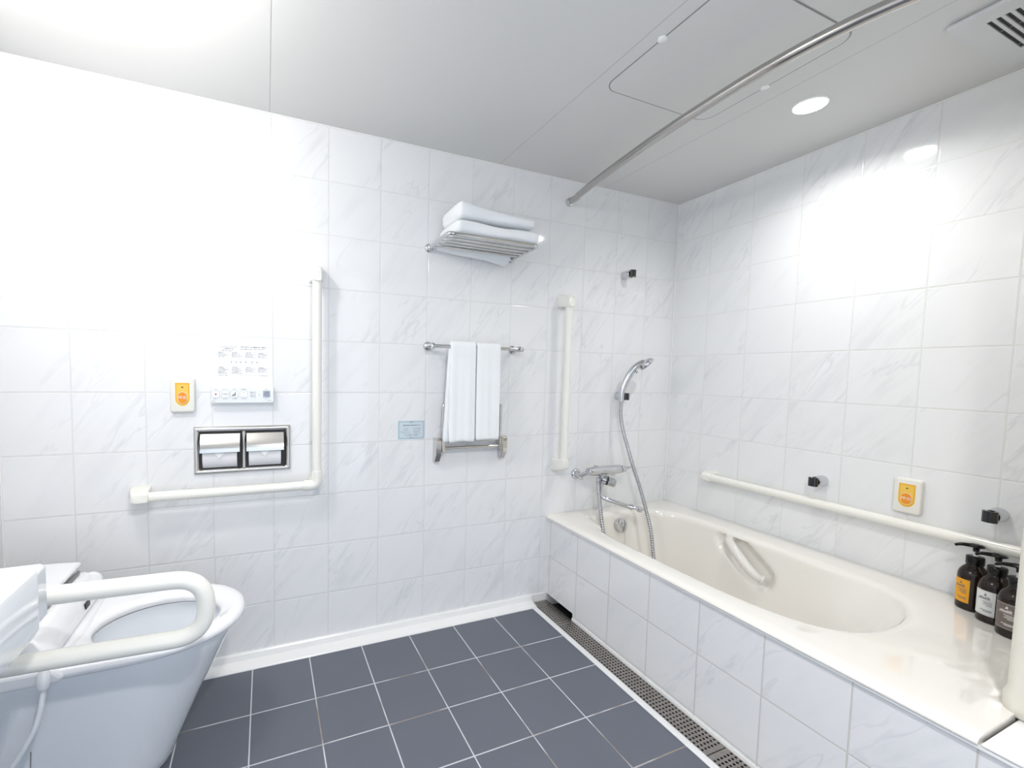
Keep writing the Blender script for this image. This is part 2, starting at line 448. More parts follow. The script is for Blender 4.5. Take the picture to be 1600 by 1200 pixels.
T_ = relax(closed_smooth(top), 40); B_ = relax(closed_smooth(bot), 60); N_ = len(T_)
TX0, TX1, TY0, TY1 = -.768, -.001, -1.424, -.001
# outer rectangle matched by angle, corners snapped
def outer(x0, x1, y0, y1):
    out = []
    for p in T_:
        d = p - OC; ts = []
        if d.x > 1e-9: ts.append((x1 - OC.x) / d.x)
        if d.x < -1e-9: ts.append((x0 - OC.x) / d.x)
        if d.y > 1e-9: ts.append((y1 - OC.y) / d.y)
        if d.y < -1e-9: ts.append((y0 - OC.y) / d.y)
        q = OC + d * min(ts); out.append(q)
    for c in ((x0, y0), (x0, y1), (x1, y0), (x1, y1)):
        k = min(range(len(out)), key=lambda i: (out[i] - Vector(c)).length); out[k] = Vector(c)
    return out
RZ = .4262
def scaled(P, d):   # move outline outwards by d
    n = len(P); out = []
    for i in range(n):
        tg = (P[(i + 1) % n] - P[i - 1]).normalized(); nn = Vector((tg.y, -tg.x))
        if nn.dot(P[i] - OC) < 0: nn = -nn
        out.append(P[i] + nn * d)
    return relax(out, 8)
rings = []
for dx, z in ((0.010, .4073), (0.001, .4074), (-.003, .4082), (-.0055, .4100), (-.006, .4120), (-.0050, .4155), (-.0015, .4195), (.005, .4230), (.014, .4252), (.024, RZ)):
    ox0 = TX0 + dx - .003
    rings.append([(p.x, p.y, z) for p in outer(ox0, TX1, TY0, TY1)])
O_ = outer(TX0 + .032, TX1 - .004, TY0 + .006, TY1 - .004); I_ = scaled(T_, .030)
rings.append([(p.x, p.y, RZ + .0004) for p in O_])
rings.append([((a.x + b.x) / 2, (a.y + b.y) / 2, RZ + .0004) for a, b in zip(O_, I_)])
rings.append([(p.x, p.y, RZ - .0002) for p in I_])
for d, z in ((.020, RZ - .0012), (.012, RZ - .004), (.006, RZ - .008), (.002, RZ - .014), (-.001, RZ - .022)):
    rings.append([(p.x, p.y, z) for p in scaled(T_, d)])
ZB = .035
def groove(x, y, z):   # recess for the hand grip on the wall side
    a = Vector((-.475, .375)); b = Vector((-.615, .285)); p = Vector((y, z))
    s = max(0, min(1, (p - a).dot(b - a) / (b - a).length_squared)); d = (p - (a + (b - a) * s)).length
    if x > -.3:
        k = max(0, min(1, (.062 - d) / .022)); k = k * k * (3 - 2 * k); return x + .034 * k
    return x
for k in range(1, 34):
    s = k / 33; z = (RZ - .022) + (ZB - RZ + .022) * s
    f = s ** 1.3 * .86
    if s > .86:
        q = (s - .86) / .14; f = .86 ** 1.3 * .86 + (1 - .86 ** 1.3 * .86) * (1 - math.sqrt(max(0, 1 - q * q)))
    base = []
    for a, b in zip(scaled(T_, -.001), B_):
        q = max(0, min(1, (-.75 - a.y) / .25)); q = q * q * (3 - 2 * q)   # the back rest slopes away from the very top
        base.append(a.lerp(b, min(1, f + q * .22 * math.sin(PI * s) * (1 - f * .5))))
    rings.append([(groove(p.x, p.y, z), p.y, z) for p in base])
for f in (.85, .6, .3):
    rings.append([(-.40 + (p.x + .40) * f, -.52 + (p.y + .52) * f, ZB - .002) for p in B_])
bm = bmesh.new(); loft(bm, rings, (False, True)); link('tub_shell', bm, M_tub, tub, angle=60)
# hand grip in the recess
bm = bmesh.new()
gp = catmull([(-.125, -.470, .393), (-.150, -.485, .387), (-.164, -.515, .368), (-.170, -.550, .341), (-.171, -.585, .312), (-.163, -.615, .288), (-.150, -.628, .277)], 6)
tube(bm, gp, [.0145 + .005 * math.sin(PI * i / (len(gp) - 1)) + (.005 if i in (0, len(gp) - 1) else 0) for i in range(len(gp))], 16)
link('hand_grip', bm, mat('grip_resin', (.80, .785, .75), .2, coat=.4), tub)
# overflow cover with plug chain on the far end wall
bm = bmesh.new(); dc = Vector((-.403, -.101, .362))
ax = Vector((0, -1, .12)).normalized()
lathe(bm, dc, ax, [(.004, -.004), (.0330, -.004), (.0335, .008), (.0320, .0125), (.025, .0145), (0, .0150)], 32); cover = link('overflow_cover', bm, M_chrome, tub)
bm = bmesh.new(); q = dc + ax * .017 + Vector((.006, 0, -.010))
tube(bm, [q + Vector((.006 * math.cos(a), -.001, .006 * math.sin(a))) for a in (2 * PI * k / 14 for k in range(15))], .0014, 8)
tube(bm, [q + Vector((.0, -.002, -.005)), q + Vector((-.004, -.003, -.016))], .0018, 8); tube(bm, [q + Vector((.0, -.002, -.005)), q + Vector((.005, -.003, -.016))], .0018, 8)
for k in range(38):
    sphere(bm, q + Vector((.001, -.004 - k * .0004, -.016 - k * .0042)), .0016, 4)
link('plug_chain', bm, M_chain, cover)

# ------------------------------------------------------------------ faucet
fa = thing('bath_faucet', 'chrome thermostatic bath faucet with spout and clear knob above the tub', 'faucet', (-.50, -.05, .615))
bm = bmesh.new(); lathe(bm, (-.612, 0, .615), (0, -1, 0), [(.026, 0), (.026, .004), (.022, .009), (.014, .012), (.012, .026), (0, .026)]); link('wall_flange', bm, M_chrome, fa)
bm = bmesh.new(); lathe(bm, (-.415, 0, .615), (0, -1, 0), [(.026, 0), (.026, .004), (.022, .009), (.014, .012), (.012, .04), (0, .04)]); link('wall_flange', bm, M_chrome, fa)
BY = -.115; BZ = .650
bm = bmesh.new()
tube(bm, fillet([(-.612, -.010, .615), (-.612, -.040, .612), (-.590, -.072, .634), (-.592, BY + .012, .650)], .012), .0125, 16)
lathe(bm, (-.614, -.030, .610), (.1, -.8, -.5), [(.0, 0), (.010, 0), (.010, .020), (.0085, .023), (0, .023)], 16)
link('inlet_elbow', bm, M_chrome, fa)
bm = bmesh.new(); tube(bm, fillet([(-.415, -.010, .615), (-.415, -.05, .612), (-.430, -.078, .640), (-.430, BY + .012, .650)], .012), .0125, 16)
link('inlet_elbow', bm, M_chrome, fa)
bm = bmesh.new(); lathe(bm, (-.632, BY, BZ), (1, 0, 0), [(0, 0), (.016, 0), (.019, .003), (.0205, .012), (.0215, .030), (.0225, .060), (.0235, .12), (.0225, .170), (.0205, .192), (0, .192)], 28); link('mixer_body', bm, M_chrome, fa)
bm = bmesh.new(); lathe(bm, (-.441, BY, BZ), (1, 0, 0), [(.019, 0), (.0195, .002), (.0195, .005), (.018, .007), (0, .007)], 28); link('collar', bm, M_black, fa)
bm = bmesh.new(); lathe(bm, (-.435, BY, BZ), (1, 0, 0), [(.0165, 0), (.0175, .003), (.0165, .022), (.013, .028), (0, .030)], 28)
loft(bm, [[(x, BY + y * k, BZ + .006 + z * k) for y, z in ((-.011, -.004), (.011, -.004), (.011, .006), (-.011, .006))] for x, k in ((-.420, 1.2), (-.400, 1.1), (-.382, .9), (-.372, .5))])
link('temperature_lever', bm, M_chrome, fa, bev=.002)
bm = bmesh.new(); lathe(bm, (-.575, BY + .012, BZ + .012), (0, 0, 1), [(.0, 0), (.012, 0), (.012, .010), (.009, .013), (0, .013)], 20); link('top_cap', bm, M_chrome, fa)
bm = bmesh.new()
lathe(bm, (-.548, BY, BZ - .012), (0, 0, -1), [(.016, 0), (.018, .006), (.016, .012), (.014, .030), (.015, .045), (.012, .060), (0, .062)], 24)
ka = Vector((.62, -.70, -.22)).normalized(); kb = Vector((-.548, BY, BZ - .040))
lathe(bm, kb, ka, [(.012, 0), (.019, .006), (.0205, .024), (0, .026)], 24); link('diverter_body', bm, M_chrome, fa)
bm = bmesh.new(); lathe(bm, kb, ka, [(.0212, .0245), (.0218, .026), (.0218, .029), (.0212, .0305), (0, .031)], 24); link('knob_ring', bm, M_black, fa)
bm = bmesh.new(); lathe(bm, kb, ka, [(.0185, .031), (.0205, .035), (.0195, .060), (.015, .067), (0, .068)], 6); link('diverter_knob', bm, M_chrome, fa, angle=20)
bm = bmesh.new()
sp_ = fillet([(-.548, BY, BZ - .068), (-.548, BY, .523), (-.523, -.140, .512), (-.455, -.184, .489), (-.432, -.199, .484)], .014, 6)
tube(bm, sp_, [.010] * (len(sp_) - 2) + [.0115, .014], 16)
loft(bm, [[Vector((-.432, -.199, .486)) + Vector((.040 * s, -.026 * s, -.008 * s)) + Vector((a * .5, a * .85, 0)) * kx + Vector((0, 0, b)) * kz for a, b in ((math.cos(q) * .016, math.sin(q) * .010) for q in (2 * PI * i / 16 for i in range(16)))] for s, kx, kz in ((-.15, .8, .9), (0.1, 1.0, 1.0), (.6, 1.15, 1), (.95, .95, .8), (1.1, .4, .4))])
lathe(bm, (-.404, -.217, .479), (0, 0, -1), [(.0115, 0), (.0115, .014), (.009, .016), (0, .016)], 18)
link('spout', bm, M_chrome, fa)
bm = bmesh.new(); quad(bm, WallFrame((-.555, BY - .0198, BZ + .001), (1, 0, 0), (0, -1, 0)), -.0015, .0015, -.010, .004, .0012)
link('red_mark', bm, M_red, fa, smooth=False)

# shower hose, head and holders
def hose(path, name, label_parent=None):
    pts = catmull(path, 40); L = 0; P = [pts[0]]
    for a, b in zip(pts, pts[1:]):
        if (b - P[-1]).length > .0016: P.append(b)
    bm = bmesh.new(); tube(bm, P, [.0094 if (i // 2) % 2 else .0080 for i in range(len(P))], 12)
    return bm
sh = thing('hand_shower', 'chrome hand shower with grey ribbed hose hanging over the tub', 'shower head', (-.351, -.07, 1.0))
hb = hose([(-.3899, -.056, .975), (-.3957, -.062, .905), (-.3872, -.075, .826), (-.3682, -.090, .747), (-.3495, -.110, .659), (-.3225, -.135, .5535), (-.3044, -.160, .4525), (-.296, -.190, .349), (-.2988, -.215, .237), (-.30, -.25, .12), (-.28, -.32, .062), (-.40, -.38, .052), (-.50, -.34, .055), (-.545, -.28, .10), (-.560, -.215, .22), (-.562, -.165, .34), (-.562, -.135, .45), (-.567, -.120, .55), (-.572, -.117, .618)], 'hose')
link('hose', hb, M_hose, sh, angle=80)
bm = bmesh.new()
hp = catmull([(-.390, -.056, .975), (-.3886, -.056, 1.026), (-.368, -.065, 1.090), (-.344, -.080, 1.140), (-.318, -.095, 1.165), (-.300, -.104, 1.172)], 6)
tube(bm, hp, [.0125 + .0045 * min(1, i / 14) for i in range(len(hp))], 18)
link('handle', bm, M_chrome, sh)
bm = bmesh.new(); hc = Vector((-.292, -.108, 1.168)); ha = Vector((.48, -.52, -.70)).normalized()
lathe(bm, hc - ha * .014, ha, [(0, -.004), (.018, -.002), (.030, .004), (.038, .013), (.040, .020), (.0385, .0255), (.035, .027), (0, .027)], 32)
spray = link('spray_head', bm, M_chrome, sh)
bm = bmesh.new(); lathe(bm, hc - ha * .014, ha, [(.026, .0275), (.026, .0285), (0, .0290)], 28)
for q in range(3):
    for j in range(4 + 5 * q):
        a = 2 * PI * j / (4 + 5 * q); e1 = ha.cross(Vector((0, 0, 1))).normalized(); e2 = ha.cross(e1)
        sphere(bm, hc + ha * .0148 + (e1 * math.cos(a) + e2 * math.sin(a)) * (.006 + .007 * q), .0012, 4)
link('spray_plate', bm, mat('spray_plate_grey', (.62, .62, .62), .25, .6), spray)
bm = bmesh.new(); lathe(bm, (-.338, -.094, 1.126), (.6, -.6, -.5), [(.0, 0), (.006, 0), (.006, .004), (0, .005)], 16); link('push_button', bm, M_black, sh)

def holder(F, label, flip=1, name='shower_holder'):
    o = thing(name, label, 'shower holder', F.p(0, 0, 0), 'chrome shower holders on the walls')
    ring = lambda R_, c: [F.p(R_ * math.cos(a), R_ * math.sin(a) * 1.0, c) for a in (2 * PI * k / 28 for k in range(28))]
    bm = bmesh.new(); loft(bm, [ring(.0215, 0), ring(.0220, .004), ring(.0210, .012), ring(.0205, .046), ring(.0175, .050)]); link('mount', bm, M_chrome, o)
    # black clip: a C shaped cup open to the front
    bm = bmesh.new(); inner = []; outr = []
    for k in range(15):
        a = math.radians(-205 + 230 * k / 14); outr.append((.0165 * math.cos(a), .056 + .0125 * math.sin(a))); inner.append((.0115 * math.cos(a), .056 + .0085 * math.sin(a)))
    prof = outr + list(reversed(inner))
    prof = [(x * flip, .116 - c) for x, c in prof]
    loft(bm, [[F.p(x, z, c) for x, c in prof] for z in (-.017, .017)])
    link('clip', bm, M_black, o, angle=50)
    bm = bmesh.new(); loft(bm, [[F.p(x, z, c) for x, z in rrect(.020, .030, .006)] for c in (.042, .050)]); link('clip_neck', bm, M_black, o)
    return o
holder(BACK(-.3558, 1.610), 'empty shower holder high on the back wall above the hand shower')
holder(BACK(-.3640, 1.002), 'shower holder on the back wall that carries the hand shower')
holder(RIGHT(-.742, .7065), 'empty shower holder on the right wall between hand rail start and call button')
holder(RIGHT(-1.203, .7110), 'empty shower holder on the right wall just above the pump bottles')

# ------------------------------------------------------------------ ivory grab bars
def bracket(parent, F, ang, wdt=.050, ln=.060, out=.085):
    """square ended bracket: ang turns it in the wall plane; the rail leaves along +a"""
    ca, sa = math.cos(ang), math.sin(ang)
    R2 = lambda a, b: (a * ca - b * sa, a * sa + b * ca)
    rings = []
    for c, k, sh_ in ((0, 1.0, 0), (.012, 1.0, 0), (.030, .93, .002), (.050, .84, .006), (.066, .76, .009), (.078, .66, .012), (.083, .50, .014)):
        o_ = rrect(ln * (.4 + .6 * k), wdt * k, .008, 4)
        rings.append([F.p(*R2(x + sh_, y), c * out / .083) for x, y in o_])
    bm = bmesh.new(); loft(bm, rings); return link('end_bracket', bm, M_bar, parent)
def rail(parent, pts, name='rail'):
    bm = bmesh.new(); tube(bm, pts, .0168, 24); return link(name, bm, M_bar, parent)
RY = -.062
lb = thing('grab_bar', 'ivory L-shaped grab bar round the paper holder beside the toilet', 'grab bar', (-2.10, 0, .68), 'ivory grab bars')
rail(lb, [(-1.857, RY, 1.445), (-1.857, RY, .70)], 'upright_rail')
rail(lb, [(-2.405, RY, .673), (-1.885, RY, .673)], 'level_rail')
bracket(lb, BACK(-1.857, 1.462), -PI / 2)
bracket(lb, BACK(-2.425, .674), 0)
bm = bmesh.new(); tube(bm, fillet([(-1.857, RY, .725), (-1.857, RY, .673), (-1.905, RY, .673)], .035, 10), .0205, 24)
tube(bm, [(-1.860, -.0, .676), (-1.858, RY, .675)], [.024, .019], 20); link('elbow', bm, M_bar, lb)
vb = thing('grab_bar', 'ivory vertical grab bar on the back wall left of the faucet', 'grab bar', (-.731, 0, 1.06), 'ivory grab bars')
rail(vb, [(-.731, RY, 1.437), (-.734, RY, .690)])
bracket(vb, BACK(-.731, 1.452), -PI / 2); bracket(vb, BACK(-.734, .672), PI / 2)
hbn = thing('grab_bar', 'long ivory horizontal grab bar on the right wall above the tub', 'grab bar', (0, -.8, .626), 'ivory grab bars')
rail(hbn, [(-.052, -.285, .624), (-.052, -1.320, .624)])
bracket(hbn, RIGHT(-.275, .622), 0, out=.070); bracket(hbn, RIGHT(-1.335, .622), PI, out=.070)

fh = thing('folding_grab_bar', 'ivory U-shaped fold-down arm rail in front of the toilet', 'grab bar', (XL, -.645, .56))
bm = bmesh.new(); tube(bm, fillet([(-2.74, -.645, .636), (-2.163, -.645, .6245), (-2.163, -.645, .487), (-2.74, -.645, .500)], .068, 12), .0192, 24); link('rail', bm, M_bar, fh)
bm = bmesh.new(); box(bm, XL, -2.735, -.69, -.60, .45, .70); link('wall_hinge', bm, M_bar, fh, bev=.008)

# ------------------------------------------------------------------ towel shelf, towel bar, folding rack
ts = thing('towel_shelf', 'chrome wire towel shelf high on the back wall', 'towel rack', (-1.21, 0, 1.615))
SZ = 1.617
for sx in (-1.4045, -1.0107):
    bm = bmesh.new(); lathe(bm, (sx, 0, SZ), (0, -1, 0), [(.018, 0), (.018, .004), (.015, .008), (.011, .010), (.012, .016), (.010, .024), (0, .027)], 24); link('wall_mount', bm, M_chrome, ts)
bm = bmesh.new(); tube(bm, fillet([(-1.4045, -.012, SZ), (-1.4045, -.218, SZ + .004), (-1.0107, -.218, SZ + .004), (-1.0107, -.012, SZ)], .028, 8), .0078, 16); link('frame', bm, M_chrome, ts)
for yy in (-.055, -.096, -.137, -.178):
    bm = bmesh.new(); tube(bm, [(-1.402, yy, SZ - .001), (-1.013, yy, SZ - .001)], .0050, 12); link('cross_bar', bm, M_chrome, ts)

def soft_slab(name, x0, x1, y0, y1, z0, z1, label, seed, slope=0.0, bulge=.006):
    bm = bmesh.new(); rr = random.Random(seed); nx, nr = 26, 22; rings = []
    ph = [rr.uniform(0, 6) for _ in range(6)]
    for i in range(nx + 1):
        s = i / nx; x = x0 + (x1 - x0) * s
        endk = min(1, min(s, 1 - s) / .05 + .72)
        ring = []
        hy = (y1 - y0) / 2; hz = (z1 - z0) / 2 * endk
        for k in range(nr):
            a = 2 * PI * k / nr; ca, sa = math.cos(a), math.sin(a)
            ex = .42
            yy = (y0 + y1) / 2 + hy * abs(ca) ** ex * (1 if ca > 0 else -1)
            zz = (z0 + z1) / 2 + hz * abs(sa) ** .55 * (1 if sa > 0 else -1)
            if sa > 0.2: zz += bulge * math.sin(s * 5 + ph[0]) * .5 + bulge * math.sin(s * 11 + ph[1] + yy * 20) * .3 + slope * (s - .5)
            yy += .003 * math.sin(s * 9 + ph[2] + a)
            ring.append((x + .004 * math.sin(a * 2 + ph[3]) * (1 if i in (0, nx) else 0), yy, zz))
        rings.append(ring)
    loft(bm, rings)
    return tag(link(name, bm, M_towel, sub=1, angle=180), label, 'towel', 'white towels')
soft_slab('folded_towel', -1.372, -1.002, -.222, -.022, SZ + .0095, SZ + .064, 'lower folded white bath towel lying on the chrome shelf', 3)
soft_slab('folded_towel', -1.362, -1.018, -.214, -.028, SZ + .0700, SZ + .124, 'upper folded white bath towel on top of the stack on the shelf', 8, slope=-.020)
# cloth that sags behind the rearmost bar
bm = bmesh.new(); rows = []
for i in range(30):
    s = i / 29; x = -1.385 + .350 * s
    dp = .012 + .038 * s ** 1.3 + .004 * math.sin(s * 7); 
    if s > .90: dp *= 1 - ((s - .90) / .10) ** 2 * .8
    col_ = []
    for a, b in ((-.044, SZ + .008), (-.040, SZ - .004), (-.036, SZ - dp * .5), (-.032, SZ - dp), (-.028, SZ - dp), (-.020, SZ - dp * .5), (-.018, SZ + .008)): col_.append((x, a, b))
    rows.append(col_)
loft(bm, rows); tag(link('hanging_towel', bm, M_towel, sub=1, angle=180), 'white towel edge sagging below the back of the chrome shelf', 'towel', 'white towels')

tb = thing('towel_bar', 'chrome towel bar on the back wall below the towel shelf', 'towel bar', (-1.2, 0, 1.21))
for sx in (-1.403, -.994):
    bm = bmesh.new(); lathe(bm, (sx, 0, 1.2125), (0, -1, 0), [(.020, 0), (.020, .004), (.016, .009), (.010, .014), (.010, .040), (.013, .050), (.0145, .062), (.010, .073), (0, .076)], 24); link('wall_mount', bm, M_chrome, tb)
bm = bmesh.new(); tube(bm, [(-1.418, -.060, 1.2125), (-.979, -.060, 1.2125)], .0072, 16); sphere(bm, (-1.418, -.060, 1.2125), .0105, 8); sphere(bm, (-.979, -.060, 1.2125), .0105, 8); link('rod', bm, M_chrome, tb)

def hang_towel(x0, x1, ztop, zb_front, zb_back, label, seed, spread=0.0, th=.0075, y0=-.060):
    """folded towel over a bar; two thick layers joined over the bar"""
    rr = random.Random(seed); ph = [rr.uniform(0, 6) for _ in range(6)]
    R_ = .0082; prof = []
    nz = 26
    for k in range(nz + 1):
        s = k / nz; prof.append((-1, zb_front + (ztop - R_ - zb_front) * s, s))
    for k in range(1, 8):
        prof.append((0, k / 8 * PI, 1))
    for k in range(nz + 1):
        s = 1 - k / nz; prof.append((1, zb_back + (ztop - R_ - zb_back) * s, s))
    def pt(p, x, off, sx):
        side, v, s = p
        rr_ = R_ + off
        if side == 0: return (x, y0 - rr_ * math.cos(v), ztop - R_ + rr_ * math.sin(v))
        wv = (.0022 * math.sin(sx * 9 + ph[0] + s * 2) + .0012 * math.sin(sx * 21 + ph[1])) * (1 - s) ** .7
        fl = -spread * (1 - s) * (1 - sx)
        if side == -1: return (x + fl, y0 - rr_ - wv - .004 * (1 - s) * (off > .001), v + .0015 * math.sin(sx * 6 + ph[2]))
        return (x + fl * 1.0, y0 + rr_ * .9 + wv * .3, v)
    nx = 22; rows = []
    for i in range(nx + 1):
        sx = i / nx; x = x0 + (x1 - x0) * sx
        e = 1.0 if 0 < i < nx else .55
        outer_ = [pt(p, x, th * e, sx) for p in prof]; inner_ = [pt(p, x, .0004, sx) for p in reversed(prof)]
        rows.append(outer_ + inner_)
    bm = bmesh.new(); loft(bm, rows)
    return tag(link('hand_towel', bm, M_towel, sub=1, angle=180), label, 'towel', 'white towels')
hang_towel(-1.326, -1.2085, 1.2270, .8120, .86, 'left of the two white hand towels hung side by side on the bar', 1, spread=.006, th=.0095)
hang_towel(-1.2065, -1.0905, 1.2255, .8165, .86, 'right of the two white hand towels hung side by side on the bar', 5, th=.0085)
# folded inner leaf showing at the left
bm = bmesh.new(); rows = []
for i in range(9):
    sx = i / 8; row = []
    for k in range(16):
        s = k / 15; z = .811 + (1.205 - .811) * s
        xl = -1.352 + .020 * s; row.append((xl + (-1.322 - xl) * sx, -.0635 - .0045 * math.sin(PI * sx) , z))
    for k in range(15, -1, -1):
        s = k / 15; z = .811 + (1.205 - .811) * s; xl = -1.352 + .020 * s
        row.append((xl + (-1.322 - xl) * sx, -.0585, z))
    rows.append(row)
loft(bm, rows); tag(link('folded_towel_leaf', bm, M_towel, sub=1, angle=180), 'thin white towel leaf peeking out left of the hung hand towels', 'towel', 'white towels')

fr = thing('folding_rack', 'folded steel rack on the back wall half hidden by the hand towels', 'towel rack', (-1.2, 0, .77))
for x0, x1 in ((-1.372, -1.348), (-1.056, -1.032)):
    bm = bmesh.new()
    pr = [(0, .722), (0, .825), (-.040, .825), (-.046, .818), (-.046, .757), (-.024, .722)]
    loft(bm, [[(x, y, z) for y, z in pr] for x in (x0, x1)]); link('side_bracket', bm, M_steel, fr, bev=.002)
bm = bmesh.new()
tube(bm, fillet([(-1.340, -.036, .775), (-1.340, -.036, .970), (-1.064, -.036, .970), (-1.064, -.036, .775)], .014, 6), .0055, 12)
for zz in (.812, .782): tube(bm, [(-1.340, -.036, zz), (-1.064, -.036, zz)], .0062, 12)
link('folding_frame', bm, M_steel, fr)
for x in (-1.340, -1.064):
    bm = bmesh.new(); box(bm, x - .007, x + .007, -.048, -.026, .766, .828); link('pivot_block', bm, M_steel, fr, bev=.002)
for a, b in ((-1.349, -1.346), (-1.058, -1.055)):
    bm = bmesh.new(); tube(bm, [(a, -.036, .797), (b, -.036, .797)], .007, 12); link('pivot_pin', bm, M_steel, fr)

# ------------------------------------------------------------------ curtain rod
cr = thing('curtain_rod', 'curved steel shower curtain rod under the ceiling over the tub', 'curtain rod', (-.709, 0, 1.916))
bm = bmesh.new(); lathe(bm, (-.709, 0, 1.9155), (0, -1, 0), [(.020, 0), (.020, .005), (.0185, .008), (.0185, .016), (.015, .018), (0, .018)], 28); link('wall_flange', bm, M_chrome, cr)
bm = bmesh.new(); rp = [Vector((-.709, -.010, 1.9165)), Vector((-.712, -.065, 1.9165))] + catmull([(-.722, -.085, 1.9165), (-.752, -.24, 1.9165), (-.780, -.42, 1.9165), (-.802, -.60, 1.9165), (-.815, -.78, 1.9165), (-.818, -.96, 1.9165), (-.803, -1.11, 1.9165), (-.775, -1.22, 1.9165), (-.715, -1.36, 1.9165), (-.640, -1.47, 1.9165), (-.620, -1.495, 1.9165)], 6)
tube(bm, rp, .0148, 20); link('rod', bm, M_rod, cr)
bm = bmesh.new(); lathe(bm, (-.612, -1.505, 1.9165), (-.75, .66, 0), [(.020, -.01), (.020, .006), (.014, .010), (0, .010)], 24); link('end_flange', bm, M_chrome, cr)

# ------------------------------------------------------------------ call buttons, notice, remote, paper holder, sticker
def call_button(F, label):
    o = thing('call_button', label, 'call button', F.p(0, 0, 0), 'yellow emergency call buttons')
    bm = bmesh.new(); slab(bm, F, rrect(.0735, .118, .008), 0, .017, .005); link('cover_plate', bm, M_casing, o)
    def shield(k, dz=0):
        hw = .0215 * k; out = [(hw, .0410 * k + dz), (-hw, .0410 * k + dz), (-hw, -.014)]
        for i in range(1, 12):
            a = PI + PI * i / 12; out.append((hw * math.cos(a), -.014 + hw * 1.12 * math.sin(a)))
        out.append((hw, -.014)); return out
    def shape(name, pts, c, m):
        bm = bmesh.new(); loft(bm, [[F.p(x, y + .001, cc) for x, y in pts] for cc in (c - .0008, c)]); return link(name, bm, m, o, smooth=False)
    shape('face_rim', shield(1.07), .0173, M_print); shape('face_border', shield(1.0), .0177, M_amber); shape('face', shield(.80, .003), .0181, M_yellow)
    ov = lambda rx, ry, dy: [(rx * math.cos(a), dy + ry * math.sin(a)) for a in (2 * PI * i / 32 for i in range(32))]
    def stad(rx, ext, dy): return [(rx * math.cos(a), dy + rx * math.sin(a) + (ext if math.sin(a) > 0 else -ext)) for a in (2 * PI * (i + .5) / 32 for i in range(32))]
    shape('button_rim', stad(.0142, .0058, -.0095), .0190, M_print)
    b = shape('push_button', stad(.0130, .0058, -.0095), .0205, M_orange)
    text_mesh('lettering', '呼出', F, 0, -.0085, .0208, .0125, M_print, b)
    bm = bmesh.new(); loft(bm, [[F.p(x, y + .0270, c) for x, y in rrect(.006, .003, .0012)] for c in (.018, .0188)]); link('indicator', bm, M_black, o)
    return o
call_button(BACK(-2.2965, 1.0085), 'ivory and yellow call button on the back wall left of the toilet remote')
call_button(RIGHT(-1.000, .7145), 'ivory and yellow call button on the right wall above the tub rail')

F = BACK(-2.1085, 1.1265)
no = thing('instruction_sheet', 'white washlet instruction sheet with small grey print above the remote', 'notice', F.p(0, 0, 0))
bm = bmesh.new(); slab(bm, F, rrect(.200, .176, .002, 2), 0, .0012, 0); link('sheet', bm, M_notice, no, smooth=False)
c = .0016
text_mesh('heading', 'シャワートイレの\nご使用方法', F, -.047, .050, c, .0072, M_ink, no)
bm = bmesh.new()
scribble(bm, F, -.008, .084, .052, .0045, c, 11); scribble(bm, F, -.008, .080, .045, .0030, c, 12); scribble(bm, F, -.066, -.030, .0385, .0026, c, 13)
quad(bm, F, -.080, .088, .0360, .0364, c); quad(bm, F, -.080, .088, -.0470, -.0466, c)
for cx in (-.080, -.036, .008, .050):
    for top_, k in ((.033, 5), (-.019, 7 if cx < 0 else 5)):
        scribble(bm, F, cx + .002, cx + .018, top_ - .002, .0030, c, int(cx * 999 + k), 1)
        for j in range(1, k): scribble(bm, F, cx, cx + .034 - .006 * ((j * 7 + int(cx * 1000)) % 3), top_ - .002 - j * .0036, .0022, c, int(cx * 777 + j + k * 31))
scribble(bm, F, -.080, -.048, -.0505, .0024, c, 51); scribble(bm, F, .056, .080, -.0505, .0024, c, 52)
for a, b, c0, c1 in ((-.047, .055, .0120, .0123), (-.047, .055, -.0135, -.0132), (-.047, -.0467, -.0135, .0123), (.0547, .055, -.0135, .0123)): quad(bm, F, a, b, c0, c1, c)
link('small_print', bm, M_inkl, no, smooth=False)
bm = bmesh.new()
for i, cx in enumerate((-.037, -.022, -.007, .010, .030, .047)):
    for a, b, c0, c1 in ((cx - .005, cx + .005, .0050, .0053), (cx - .005, cx + .005, -.0053, -.0050)): quad(bm, F, a, b, c0, c1, c)
    quad(bm, F, cx - .0015, cx + .0015, -.0018, .0018, c)
link('key_diagram', bm, M_ink, no, smooth=False)

F = BACK(-2.1080, 1.0100)
rm = thing('toilet_remote', 'white toilet control panel with a row of square keys under the sheet', 'remote control', F.p(0, 0, 0))
bm = bmesh.new(); slab(bm, F, rrect(.203, .058, .003, 3), 0, .027, .0015); link('casing', bm, M_remote, rm)
c = .0276
kx = [-.086, -.056, -.027, .003]
for i, x in enumerate(kx):
    bm = bmesh.new(); G = F; loft(bm, [[F.p(x + .0 + a, .002 + b, cc) for a, b in rrect(.0245, .0245, .004)] for cc in (c - .0008, c)]); fr_ = link('key_frame', bm, M_inkl, rm, smooth=False)
    bm = bmesh.new(); loft(bm, [[F.p(x + a, .002 + b, cc) for a, b in rrect(.0232, .0232, .0036)] for cc in (c - .0008, c + .0010)]); link('key', bm, M_key, rm, smooth=False)
for y_ in (.0085, -.0035):
    bm = bmesh.new(); loft(bm, [[F.p(.0315 + a, y_ + b, cc) for a, b in rrect(.021, .0095, .002)] for cc in (c - .0008, c)]); link('key_frame', bm, M_inkl, rm, smooth=False)
    bm = bmesh.new(); loft(bm, [[F.p(.0315 + a, y_ + b, cc) for a, b in rrect(.0200, .0085, .0018)] for cc in (c - .0008, c + .0008)]); link('key', bm, M_key, rm, smooth=False)
